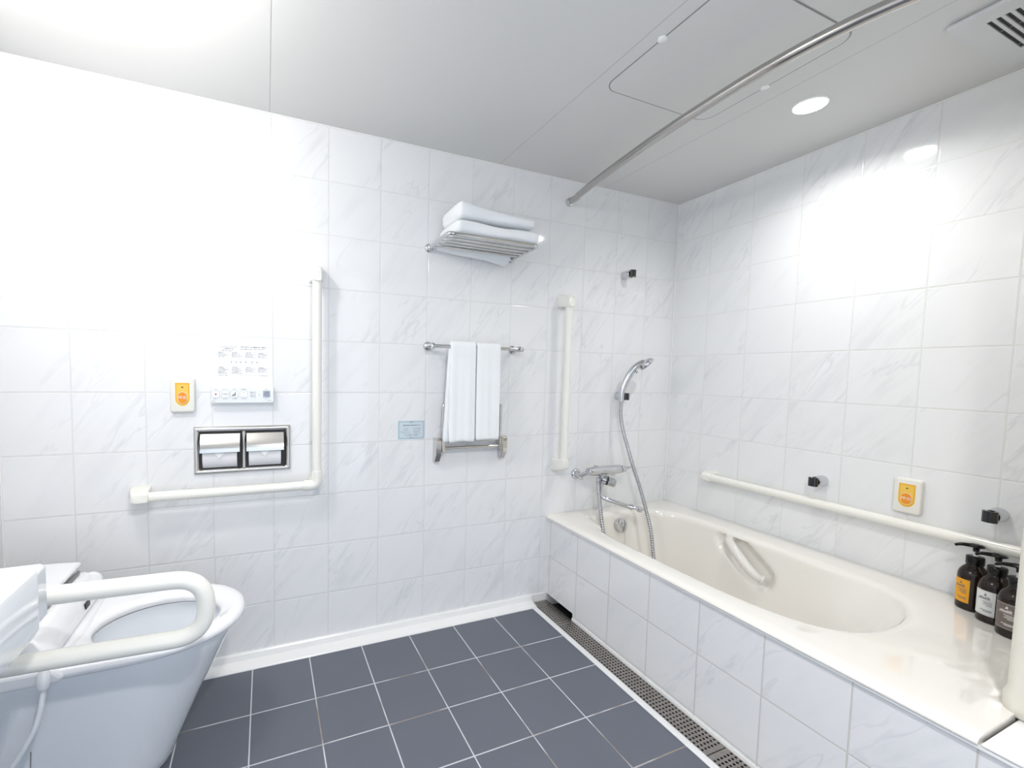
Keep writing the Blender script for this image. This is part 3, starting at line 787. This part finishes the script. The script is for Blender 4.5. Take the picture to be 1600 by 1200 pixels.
bm = bmesh.new(); loft(bm, [[F.p(.078 + a, .003 + b, cc) for a, b in rrect(.0245, .0245, .002)] for cc in (c - .0008, c + .0010)]); link('flush_key', bm, M_keyg, rm, smooth=False)
c = .0292
bm = bmesh.new(); quad(bm, F, -.0885, -.0835, -.0005, .0045, c); link('stop_mark', bm, M_red, rm, smooth=False)
bm = bmesh.new()
def arc(cx, cy, R_, a0, a1, wd_, n=14):
    pts = [(cx + R_ * math.cos(math.radians(a0 + (a1 - a0) * i / n)), cy + R_ * math.sin(math.radians(a0 + (a1 - a0) * i / n))) for i in range(n + 1)]
    for (x0, y0), (x1, y1) in zip(pts, pts[1:]):
        dx, dy = x1 - x0, y1 - y0; l = math.hypot(dx, dy); nx, ny = -dy / l * wd_ / 2, dx / l * wd_ / 2
        bm.faces.new([bm.verts.new(F.p(*p, c)) for p in ((x0 + nx, y0 + ny), (x1 + nx, y1 + ny), (x1 - nx, y1 - ny), (x0 - nx, y0 - ny))])
arc(-.0605, .006, .0045, 180, 360, .0012); arc(-.0515, .006, .0045, 180, 360, .0012); quad(bm, F, -.0563, -.0557, -.007, -.002, c)
link('key_symbol', bm, M_ink, rm, smooth=False); bm = bmesh.new()
quad(bm, F, -.0265, -.0235, .0005, .0095, c); quad(bm, F, -.0330, -.0235, -.0025, .0015, c); quad(bm, F, -.0345, -.0305, -.0050, -.0020, c); quad(bm, F, -.0252, -.0246, -.0085, -.0045, c)
link('key_symbol', bm, M_ink, rm, smooth=False); bm = bmesh.new()
quad(bm, F, .0018, .0042, .0080, .0092, c); quad(bm, F, .0024, .0036, .0074, .0098, c); quad(bm, F, .0018, .0042, -.0062, -.0052, c)
link('key_symbol', bm, M_ink, rm, smooth=False); bm = bmesh.new()
for a0 in (0, 120, 240): arc(.078, .003, .0085, a0, a0 + 100, .0014); arc(.078, .003, .0050, a0 + 40, a0 + 130, .0014)
arc(.078, .003, .002, 0, 200, .0014)
link('flush_symbol', bm, M_ink, rm, smooth=False)
for s_, x in (('止', -.086), ('おしり', -.056), ('ビデ', -.027), ('洗浄強さ', .003), ('流す', .078)):
    text_mesh('lettering', s_, F, x, .0195, c - .001, .0048, M_ink, rm)
bm = bmesh.new(); 
for i, x in enumerate(kx + [.078]): scribble(bm, F, x - .007, x + .007, -.0150, .0018, c - .0013, 70 + i)
scribble(bm, F, -.097, -.086, -.0240, .0030, c - .0013, 80); scribble(bm, F, .082, .097, -.0215, .0020, c - .0013, 81)
for y_ in (.0070, -.005): scribble(bm, F, .024, .039, y_, .003, c - .0002, 82)
for y_ in (.002, -.004): scribble(bm, F, .050, .058, y_, .0022, c - .0013, 83)
link('small_print', bm, M_inkl, rm, smooth=False)

F = BACK(-2.1073, .8110)
ph = thing('paper_holder', 'polished steel double toilet paper holder recessed in the back wall', 'paper holder', F.p(0, 0, 0))
# frame = one ring with two openings
bm = bmesh.new()
OW, OH = .317, .166
holes = [(-.1415, -.0065), (.0065, .1415)]
hb_, ht_ = -.066, .066
hb_, ht_ = -.066, .066
cf = .012
sets = [(OW + .004, OH + .004, .004, 0), (OW + .004, OH + .004, .004, .004), (OW + .001, OH + .001, .004, .0075), (OW - .006, OH - .006, .004, .0115), (OW - .014, OH - .014, .004, .0135), (OW - .022, OH - .022, .004, .0115), (OW - .029, OH - .029, .004, .0075), (OW - .033, OH - .033, .004, .0032)]
loft(bm, [[F.p(x, y, c_) for x, y in rrect(a, b, r_, 3)] for a, b, r_, c_ in sets], (False, False))
link('frame', bm, M_steel, ph, angle=60)
bm = bmesh.new(); loft(bm, [[F.p(x, y, c_) for x, c_ in ((-.0075, .003), (-.0065, .008), (-.0035, .012), (0, .0132), (.0035, .012), (.0065, .008), (.0075, .003))] for y in (-.0668, .0668)]); link('middle_bar', bm, M_steel, ph, angle=60)
bm = bmesh.new()
for a, b in holes: quad(bm, F, a - .001, b + .001, hb_ - .001, ht_ + .001, .0032)
link('recess', bm, M_dark, ph, smooth=False)  # flat near-black sheet standing in for the shade inside the recess
for n_, (a, b) in enumerate(holes):
    g = .006; bm = bmesh.new(); pr = []
    for k in range(15):
        s = k / 14; an = PI * .46 * s
        pr.append((.058 - .062 * s - .004, .005 + .031 * math.sin(an * 1.0)))
    pr += [(y, c_ - .0015) for y, c_ in reversed(pr)]
    loft(bm, [[F.p(x, y + .004, c_) for y, c_ in pr] for x in (a + g * .5, b - g)]); link('cover_flap', bm, M_steel, ph, angle=50)
    bm = bmesh.new(); cy_, R_ = -.020, .042; rr_ = []
    for x in (a + .010, b - .016):
        ring = []
        for k in range(40):
            q = 2 * PI * k / 40; cc = .0045 + max(0, -.004 + R_ * math.cos(q) * .62); ring.append(F.p(x, cy_ + R_ * math.sin(q), max(.0036, cc)))
        rr_.append(ring)
    loft(bm, rr_); roll = link('paper_roll', bm, M_paper, None); roll.name = 'toilet_roll'
    tag(roll, ('left', 'right')[n_] + ' toilet paper roll with folded point in the double steel holder', 'toilet paper', 'toilet rolls in the double holder')
    bm = bmesh.new(); mx_ = (a + b) / 2 - .004
    def on(y): 
        s = max(-1, min(1, (y - cy_) / R_)); return .0047 + max(0, -.004 + R_ * math.sqrt(1 - s * s) * .62) + .0035
    ys_ = [.004, -.002, -.008, -.014, -.020, -.0255]
    L_ = [bm.verts.new(F.p(mx_ - .024 * (y + .0255) / .0295, y, on(y))) for y in ys_]; R__ = [bm.verts.new(F.p(mx_ + .024 * (y + .0255) / .0295 + .0001, y, on(y))) for y in ys_]
    for i in range(5): bm.faces.new((L_[i], L_[i + 1], R__[i + 1], R__[i]))
    pp = link('folded_point', bm, M_notice, None); pp.parent = roll  # whiter than the roll: light on the flat paper put into its colour

F = BACK(-1.4690, .8605)
stk = thing('sticker', 'small pale blue instruction sticker on the back wall left of the folding rack', 'sticker', F.p(0, 0, 0))
bm = bmesh.new(); slab(bm, F, rrect(.1155, .077, .003, 3), 0, .0007, 0); link('backing', bm, M_stickb, stk, smooth=False)
bm = bmesh.new(); slab(bm, F, rrect(.106, .068, .002, 3), .0006, .0010, 0); link('face', bm, M_sticker, stk, smooth=False)
bm = bmesh.new(); c = .0013
for a, b, c0, c1 in ((-.0525, -.008, .0330, .0336), (.008, .0525, .0330, .0336), (-.0525, -.012, -.0336, -.0330), (.018, .0525, -.0336, -.0330), (-.0530, -.0525, -.0336, .0336), (.0525, .0530, -.0336, .0336)): quad(bm, F, a, b, c0, c1, c)
arc_c = c
def arc2(cx, cy, rx, ry, a0, a1, wd_, n=16):
    pts = [(cx + rx * math.cos(math.radians(a0 + (a1 - a0) * i / n)), cy + ry * math.sin(math.radians(a0 + (a1 - a0) * i / n))) for i in range(n + 1)]
    for (x0, y0), (x1, y1) in zip(pts, pts[1:]):
        dx, dy = x1 - x0, y1 - y0; l = math.hypot(dx, dy); nx, ny = -dy / l * wd_ / 2, dx / l * wd_ / 2
        bm.faces.new([bm.verts.new(F.p(*p, arc_c)) for p in ((x0 + nx, y0 + ny), (x1 + nx, y1 + ny), (x1 - nx, y1 - ny), (x0 - nx, y0 - ny))])
arc2(0, .0335, .008, .0035, 0, 360, .001); scribble(bm, F, -.005, .005, .0325, .002, c, 3)
arc2(-.023, .001, .009, .008, 20, 160, .0010); arc2(-.023, -.001, .008, .004, 0, 360, .0008); arc2(-.023, -.006, .019, .006, 180, 360, .0008); arc2(-.041, -.008, .003, .004, 90, 270, .0008)
arc2(.022, .000, .014, .008, 0, 360, .0008); arc2(.034, .003, .006, .006, -60, 180, .0008); arc2(.022, -.007, .016, .004, 180, 360, .0008)
for i in range(5): quad(bm, F, .014 + i * .004, .0145 + i * .004, -.004, .004, c)
scribble(bm, F, -.033, .035, -.0205, .0026, c, 6); scribble(bm, F, -.024, .027, -.0255, .0026, c, 7); scribble(bm, F, -.010, .016, -.0345, .003, c, 8, 1)
link('drawing', bm, M_ink, stk, smooth=False)
bm = bmesh.new(); scribble(bm, F, -.036, .042, .0175, .0042, c, 9, 1); link('heading', bm, M_ink, stk, smooth=False)

# ------------------------------------------------------------------ ceiling fittings
UP = lambda x, y: (x, y)
def ceil_ring(bm, x0, x1, y0, y1, rad, za, zb, wd_):
    cx, cy = (x0 + x1) / 2, (y0 + y1) / 2; a = rrect(x1 - x0, y1 - y0, rad, 8); b = rrect(x1 - x0 - 2 * wd_, y1 - y0 - 2 * wd_, rad - wd_, 8)
    loft(bm, [[(cx + p[0], cy + p[1], z) for p in o_] for o_, z in ((a, za), (a, zb), (b, zb), (b, za))], (False, False))
ht = thing('ceiling_hatch', 'square ceiling access hatch with rounded corners above the tub edge', 'access hatch', (-.81, -.82, H))
bm = bmesh.new(); ceil_ring(bm, -1.040, -.584, -1.050, -.597, .045, H + .001, H - .0012, .0032); link('joint_gap', bm, M_gray, ht)  # grey ring standing in for the shaded gap round the hatch panel
bm = bmesh.new(); o_ = rrect(.4490, .4460, .042, 8); loft(bm, [[(-.812 + a, -.8235 + b, z) for a, b in o_] for z in (H + .001, H - .0016)]); link('hatch_panel', bm, M_ceil, ht, smooth=False)
for x, y in ((-1.0385, -.828), (-.585, -.811)):
    bm = bmesh.new(); lathe(bm, (x, y, H), (0, 0, -1), [(.0125, 0), (.0125, .004), (.010, .006), (0, .0065)], 24); link('screw_cap', bm, M_white, ht)
def downlight(x, y, rad, label, group):
    o = thing('ceiling_downlight', label, 'ceiling light', (x, y, H), group)
    bm = bmesh.new(); lathe(bm, (x, y, H), (0, 0, -1), [(rad * 1.10, 0), (rad * 1.10, .002), (rad * 1.0, .0045), (rad * .97, .003), (rad * .97, 0)], 40); link('trim_ring', bm, M_white, o)
    bm = bmesh.new(); lathe(bm, (x, y, H - .0005), (0, 0, -1), [(rad * .96, 0), (rad * .96, .003), (0, .0045)], 40); link('diffuser', bm, M_lamp, o)
    return o
downlight(LAMP_B[0], LAMP_B[1], .047, 'round bright recessed downlight in the ceiling above the tub', 'ceiling lights')
downlight(LAMP_FILL[0], LAMP_FILL[1], .060, 'unseen recessed fill light added in the ceiling near the door opening', 'ceiling lights')
o = thing('ceiling_globe_light', 'round glowing globe light on the ceiling above the toilet', 'ceiling light', (LAMP_T[0], LAMP_T[1], H), 'ceiling lights')
bm = bmesh.new(); lathe(bm, (LAMP_T[0], LAMP_T[1], H), (0, 0, -1), [(.075, 0), (.075, .010), (.05, .014), (0, .014)], 32); link('base', bm, M_white, o)
bm = bmesh.new(); lathe(bm, (LAMP_T[0], LAMP_T[1], H - .014), (0, 0, -1), [(.045, 0), (.062, .01), (.068, .030), (.062, .052), (.045, .068), (.02, .077), (0, .079)], 32); link('globe', bm, M_dome, o)

ve = thing('ventilation_grille', 'white square ventilation grille with slots in the ceiling over the tub', 'vent', (-.26, -1.32, H))
VX0, VX1, VY0, VY1 = -.418, -.098, -1.480, -1.157
bm = bmesh.new(); slots = []
y = VY1 - .052
while y > VY1 - .25: slots.append((y, y - .0085)); y -= .0152
sx0, sx1 = -.368, -.168
ysb = [VY1]
for a, b in slots: ysb += [a, b]
ysb.append(VY0); zf = H - .016
xsb = [VX0, sx0, sx1, VX1]
for j in range(len(ysb) - 1):
    for i in range(3):
        if i == 1 and j % 2 == 1 and j < len(ysb) - 1 and j // 2 < len(slots): continue
        bm.faces.new([bm.verts.new(v) for v in ((xsb[i], ysb[j], zf), (xsb[i + 1], ysb[j], zf), (xsb[i + 1], ysb[j + 1], zf), (xsb[i], ysb[j + 1], zf))])
for a, b in slots: loft(bm, [[(x, y_, z) for x, y_ in ((sx0, b), (sx1, b), (sx1, a), (sx0, a))] for z in (zf, zf + .004)], (False, False))
loft(bm, [[(x, y_, z) for x, y_ in ((VX0 + d, VY0 + d), (VX1 - d, VY0 + d), (VX1 - d, VY1 - d), (VX0 + d, VY1 - d))] for z, d in ((zf, 0), (zf + .009, -.001), (H, .006))], (False, False))
link('cover', bm, M_vent, ve, smooth=False)
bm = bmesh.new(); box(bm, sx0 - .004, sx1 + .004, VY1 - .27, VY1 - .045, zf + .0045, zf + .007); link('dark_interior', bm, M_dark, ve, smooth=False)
bm = bmesh.new()
for xx in (sx0 + .075, sx1 - .02): box(bm, xx, xx + .003, VY1 - .26, VY1 - .05, zf + .0030, zf + .0040)
link('slot_rib', bm, M_gray, ve, smooth=False)

# ------------------------------------------------------------------ pump bottles
def bottle(x, y, lm, ink, label, ang, pang):
    Z = RZ + .0006
    o = thing('pump_bottle', label, 'bottle', (x, y, Z), 'brown pump bottles on the tub rim')
    bm = bmesh.new(); R_ = .0335
    lathe(bm, (x, y, Z), (0, 0, 1), [(R_ - .004, 0), (R_ - .001, .0015), (R_, .005), (R_, .010), (R_, .100), (R_ - .001, .108), (R_ - .004, .117), (R_ - .010, .126), (R_ - .015, .132), (.0168, .135), (.0168, .142), (0, .142)], 40)
    link('bottle_body', bm, M_bottle, o)
    bm = bmesh.new(); n = 40; ring = lambda rr_, h, f=0: [(x + (rr_ + (f if k % 2 else 0)) * math.cos(2 * PI * k / n), y + (rr_ + (f if k % 2 else 0)) * math.sin(2 * PI * k / n), Z + h) for k in range(n)]
    loft(bm, [ring(.0185, .136), ring(.0192, .137, .0004), ring(.0192, .158, .0004), ring(.018, .1605), ring(.006, .161)]); link('cap', bm, M_capblk, o, angle=80)
    bm = bmesh.new(); lathe(bm, (x, y, Z), (0, 0, 1), [(.0056, .158), (.0056, .177), (0, .177)], 20); link('pump_stem', bm, M_clear, o)
    bm = bmesh.new(); d = Vector((math.cos(pang), math.sin(pang), 0))
    lathe(bm, (x, y, Z), (0, 0, 1), [(.0066, .175), (.0072, .184), (.011, .187), (.0170, .190), (.0176, .193), (.013, .1965), (0, .198)], 28)
    c0 = Vector((x, y, Z + .1915)); pth = catmull([c0, c0 + d * .018 + Vector((0, 0, .0005)), c0 + d * .034 + Vector((0, 0, -.001)), c0 + d * .044 + Vector((0, 0, -.006))], 5)
    tube(bm, pth, [.0066 - .0030 * i / (len(pth) - 1) for i in range(len(pth))], 12); link('pump_head', bm, M_capblk, o)
    def patch(name, a0, a1, z0, z1, rr_, m, n=16):
        bm = bmesh.new(); P = [[bm.verts.new((x + rr_ * math.cos(ang + a0 + (a1 - a0) * i / n), y + rr_ * math.sin(ang + a0 + (a1 - a0) * i / n), Z + z)) for z in (z0, z1)] for i in range(n + 1)]
        for a, b in zip(P, P[1:]): bm.faces.new((a[0], b[0], b[1], a[1]))
        return link(name, bm, m, o)
    lab = patch('label', -.72, .72, .022, .092, R_ + .0004, lm)
    bm = bmesh.new(); rr_ = R_ + .0007
    def cq(s0, s1, z0, z1, n=6):
        P = [[bm.verts.new((x + rr_ * math.cos(ang - (s0 + (s1 - s0) * i / n)), y + rr_ * math.sin(ang - (s0 + (s1 - s0) * i / n)), Z + z)) for z in (z0, z1)] for i in range(n + 1)]
        for a, b in zip(P, P[1:]): bm.faces.new((a[0], b[0], b[1], a[1]))
    rn = random.Random(5)
    cq(-.55, .50, .0655, .0660, 12); cq(-.66, .66, .0895, .0899, 12); cq(-.66, .66, .0245, .0249, 12)
    s = -.42
    while s < .30:
        wd_ = rn.uniform(.03, .07); cq(s, s + wd_ * .6, .068, .072 + rn.uniform(0, .004), 1); cq(s + wd_ * .5, s + wd_ * 1.1, .069, .0705, 1); s += wd_ * 1.15
    for zz, e in ((.060, .05), (.0565, -.12), (.053, .0), (.0495, -.2), (.036, .12), (.0325, -.05)):
        s = -.55
        while s < e:
            wd_ = rn.uniform(.04, .08); cq(s, s + wd_ * .8, zz, zz + (.0016 if zz > .04 else .0020), 1); s += wd_
    s0_ = -.1; cq(s0_ - .10, s0_ - .06, .077, .083, 1); cq(s0_ - .05, s0_ - .01, .078, .085, 1); cq(s0_, s0_ + .05, .077, .081, 1)
    link('label_print', bm, ink, lab)
    return o
lp = math.radians
bottle(-.078, -1.188, M_lblo, M_ink, 'brown pump bottle with an orange label, nearest the right wall', lp(146), lp(122))
bottle(-.126, -1.246, M_lblw, M_ink, 'brown pump bottle with a white label, in the middle of three', lp(158), lp(120))
bottle(-.180, -1.300, M_lblg, M_print, 'brown pump bottle with a taupe label, beside the beige moulding', lp(160), lp(120))

# ------------------------------------------------------------------ toilet
TY = -.362
to = thing('toilet', 'white toilet with open ring seat against the left wall', 'toilet', (-2.45, TY, 0))
def egg(tip, hw, back, cy=TY, n=64, xm=None, pw=2.0, hwb=None):
    """plan outline: rounded front (+x), straight sides, square-ish back"""
    xm = (tip - hw * 1.35) if xm is None else xm
    out = []
    for k in range(n):
        s = k / n
        if s < .5:
            a = -PI / 2 + PI * s / .5
            ex = 2 / pw
            c_, s_ = math.cos(a), math.sin(a)
            out.append((xm + (tip - xm) * abs(c_) ** ex, cy + hw * abs(s_) ** ex * (1 if s_ > 0 else -1)))
        else:
            s2 = (s - .5) / .5; hb2 = hw if hwb is None else hwb
            if s2 < .4: q = s2 / .4; out.append((xm + (back - xm) * q, cy + hw + (hb2 - hw) * q))
            elif s2 < .6: q = (s2 - .4) / .2; out.append((back, cy + hb2 - 2 * hb2 * q))
            else: q = (s2 - .6) / .4; out.append((back + (xm - back) * q, cy - hb2 + (hb2 - hw) * q))
    return out
bm = bmesh.new(); BK = XL + .012
lv = [(-.0, -2.296, .112), (.012, -2.285, .118), (.05, -2.270, .124), (.12, -2.240, .134), (.20, -2.205, .147), (.28, -2.165, .162), (.33, -2.140, .171), (.362, -2.122, .177), (.376, -2.118, .179), (.386, -2.120, .178), (.388, -2.14, .165)]
loft(bm, [[(x, y, z) for x, y in egg(tip, hw, BK, hwb=hw)] for z, tip, hw in lv], (True, False))
# inside of the bowl
hole = lambda tip, back, hw, n=64, cx=None: [((tip + back) / 2 + (tip - back) / 2 * math.cos(-PI / 2 + 2 * PI * k / n), -.375 + hw * math.sin(-PI / 2 + 2 * PI * k / n)) for k in range(n)]
loft(bm, [[(x, y, z) for x, y in hole(t_, b_, h_)] for z, t_, b_, h_ in ((.388, -2.150, -2.455, .128), (.372, -2.148, -2.457, .130), (.350, -2.165, -2.450, .122), (.30, -2.19, -2.44, .105), (.24, -2.24, -2.42, .075), (.19, -2.30, -2.40, .045), (.18, -2.33, -2.38, .02))], (False, True))
a_ = egg(-2.14, .165, BK, hwb=.165); b_ = hole(-2.150, -2.455, .128)
loft(bm, [[(x, y, .388) for x, y in a_], [(x, y, .388) for x, y in b_]], (False, False))
link('ceramic_body', bm, M_ceramic, to, angle=50)
for s in (-1, 1):
    bm = bmesh.new(); y_ = TY + s * .1215
    v = [bm.verts.new(p) for p in ((-2.560, y_ - s * .001, .0), (-2.5575, y_ - s * .001, .0), (-2.5375, y_ + s * .028, .21), (-2.540, y_ + s * .028, .21))]; bm.faces.new(v)
    link('seam', bm, M_gray, to, smooth=False)
# seat ring
bm = bmesh.new()
def hseat(d): return hole(-2.160 + d, -2.455 - d, .122 + d)
so = lambda d: egg(-2.094 + d, .192 + d, -2.500, hwb=.192 + d, pw=2.15)
loft(bm, [[(x, y, z) for x, y in P_] for P_, z in ((hseat(.004), .391), (so(-.006), .391), (so(0), .397), (so(.001), .405), (so(-.004), .414), (so(-.014), .419), (so(-.030), .420), (hseat(.030), .4175), (hseat(.012), .414), (hseat(.003), .408), (hseat(0), .402), (hseat(.004), .391))], (False, False))
link('seat_ring', bm, M_seat, to, angle=60)
# rear bidet housing
def extr(name, prof, y0, y1, m, bev=.006, ang=40):
    bm = bmesh.new(); loft(bm, [[(x, y, z) for x, z in prof] for y in (y0, y1)]); return link(name, bm, m, to, bev=bev, angle=ang)
extr('bidet_base', [(-2.775, .390), (-2.470, .390), (-2.455, .400), (-2.475, .424), (-2.775, .430)], TY - .200, TY + .200, M_seat, .008)
extr('bidet_housing', [(-2.775, .425), (-2.487, .425), (-2.492, .452), (-2.512, .487), (-2.530, .494), (-2.548, .492), (-2.552, .500), (-2.775, .500)], TY - .183, TY + .183, M_seat, .005)
extr('housing_lid', [(-2.775, .502), (-2.555, .502), (-2.538, .516), (-2.541, .524), (-2.60, .528), (-2.775, .530)], TY - .180, TY + .186, M_seat, .003)
bm = bmesh.new(); box(bm, -2.544, -2.538, TY - .17, TY + .17, .495, .503); link('lid_gap', bm, M_gray, to, smooth=False)
bm = bmesh.new(); box(bm, -2.4935, -2.4875, TY + .045, TY + .075, .440, .454); link('nozzle_flap', bm, M_dark, to, smooth=False)
for s in (1,):
    bm = bmesh.new(); lathe(bm, (-2.515, TY + s * .170, .462), (0, s, 0), [(0, 0), (.026, 0), (.028, .005), (.026, .020), (.018, .024), (0, .025)], 24); link('hinge_cap', bm, M_seat, to)
bm = bmesh.new(); F = WallFrame((-2.467, -.470, .4208), (0, 1, 0), (0, 0, 1)); F.f = Vector((-1, 0, 0))
scribble(bm, F, .045, .082, .018, .010, .0006, 4, 1); link('seat_lettering', bm, M_inkl, to, smooth=False)
# supply hose at the side
bm = bmesh.new(); lathe(bm, (-2.490, -.566, .420), (0.05, -.25, -1), [(.0, -.012), (.008, -.010), (.012, 0), (.012, .018), (.009, .030), (0, .030)], 20); link('hose_connector', bm, M_seat, to)
bm = bmesh.new(); tube(bm, catmull([(-2.488, -.573, .392), (-2.492, -.585, .345), (-2.505, -.596, .30), (-2.545, -.605, .235), (-2.61, -.61, .18), (-2.70, -.60, .15), (-2.783, -.58, .14)], 8), .0058, 14)
link('supply_hose', bm, mat('hose_grey', (.62, .66, .70), .35), to)

# ------------------------------------------------------------------ wash basin
ba = thing('wash_basin', 'white ceramic wash basin on the left wall at the left frame edge', 'wash basin', (XL, -1.08, .62))
BX, BY0, BY1, BT = -2.400, -1.46, -.806, .750
cx_, cy_ = (XL + BX) / 2, (BY0 + BY1) / 2; hx, hy = (BX - XL) / 2, (BY1 - BY0) / 2
def bring(dx, dyf, dyn, z, rad):
    o_ = rrect(2 * hx - dx, 2 * hy - dyf - dyn, rad, 6); return [(XL + .001 + (x + (2 * hx - dx) / 2), cy_ + (dyn - dyf) / 2 + y, z) for x, y in o_]
rings = [bring(.10, .12, .12, .560, .03), bring(.05, .05, .05, .598, .025), bring(.004, .004, .004, .636, .016), bring(0, 0, 0, .645, .014), bring(0, 0, 0, BT - .004, .014), bring(.003, .002, .002, BT - .0008, .012), bring(.008, .006, .006, BT, .010)]
rings += [bring(.075, .075, .05, BT, .05), bring(.085, .085, .06, BT - .006, .05), bring(.10, .10, .08, BT - .05, .05), bring(.15, .15, .13, BT - .10, .05), bring(.25, .3, .3, BT - .11, .03)]
bm = bmesh.new(); loft(bm, rings); link('basin', bm, M_ceramic, ba, angle=50)
bm = bmesh.new()
pr = [(XL + .001, .640), (BX - .012, .640), (BX - .004, .650), (BX - .004, .739), (BX - .012, .744), (XL + .001, .744)]
loft(bm, [[(x, y, z) for x, z in pr] for y in (BY1 - .001, BY1 + .038)]); link('rear_lip', bm, M_ceramic, ba, bev=.004)
bm = bmesh.new(); lathe(bm, (XL + .16, -1.10, BT - .1098), (0, 0, 1), [(.022, 0), (.022, .002), (.016, .003), (0, .002)], 24); link('drain_plug', bm, M_chrome, ba)
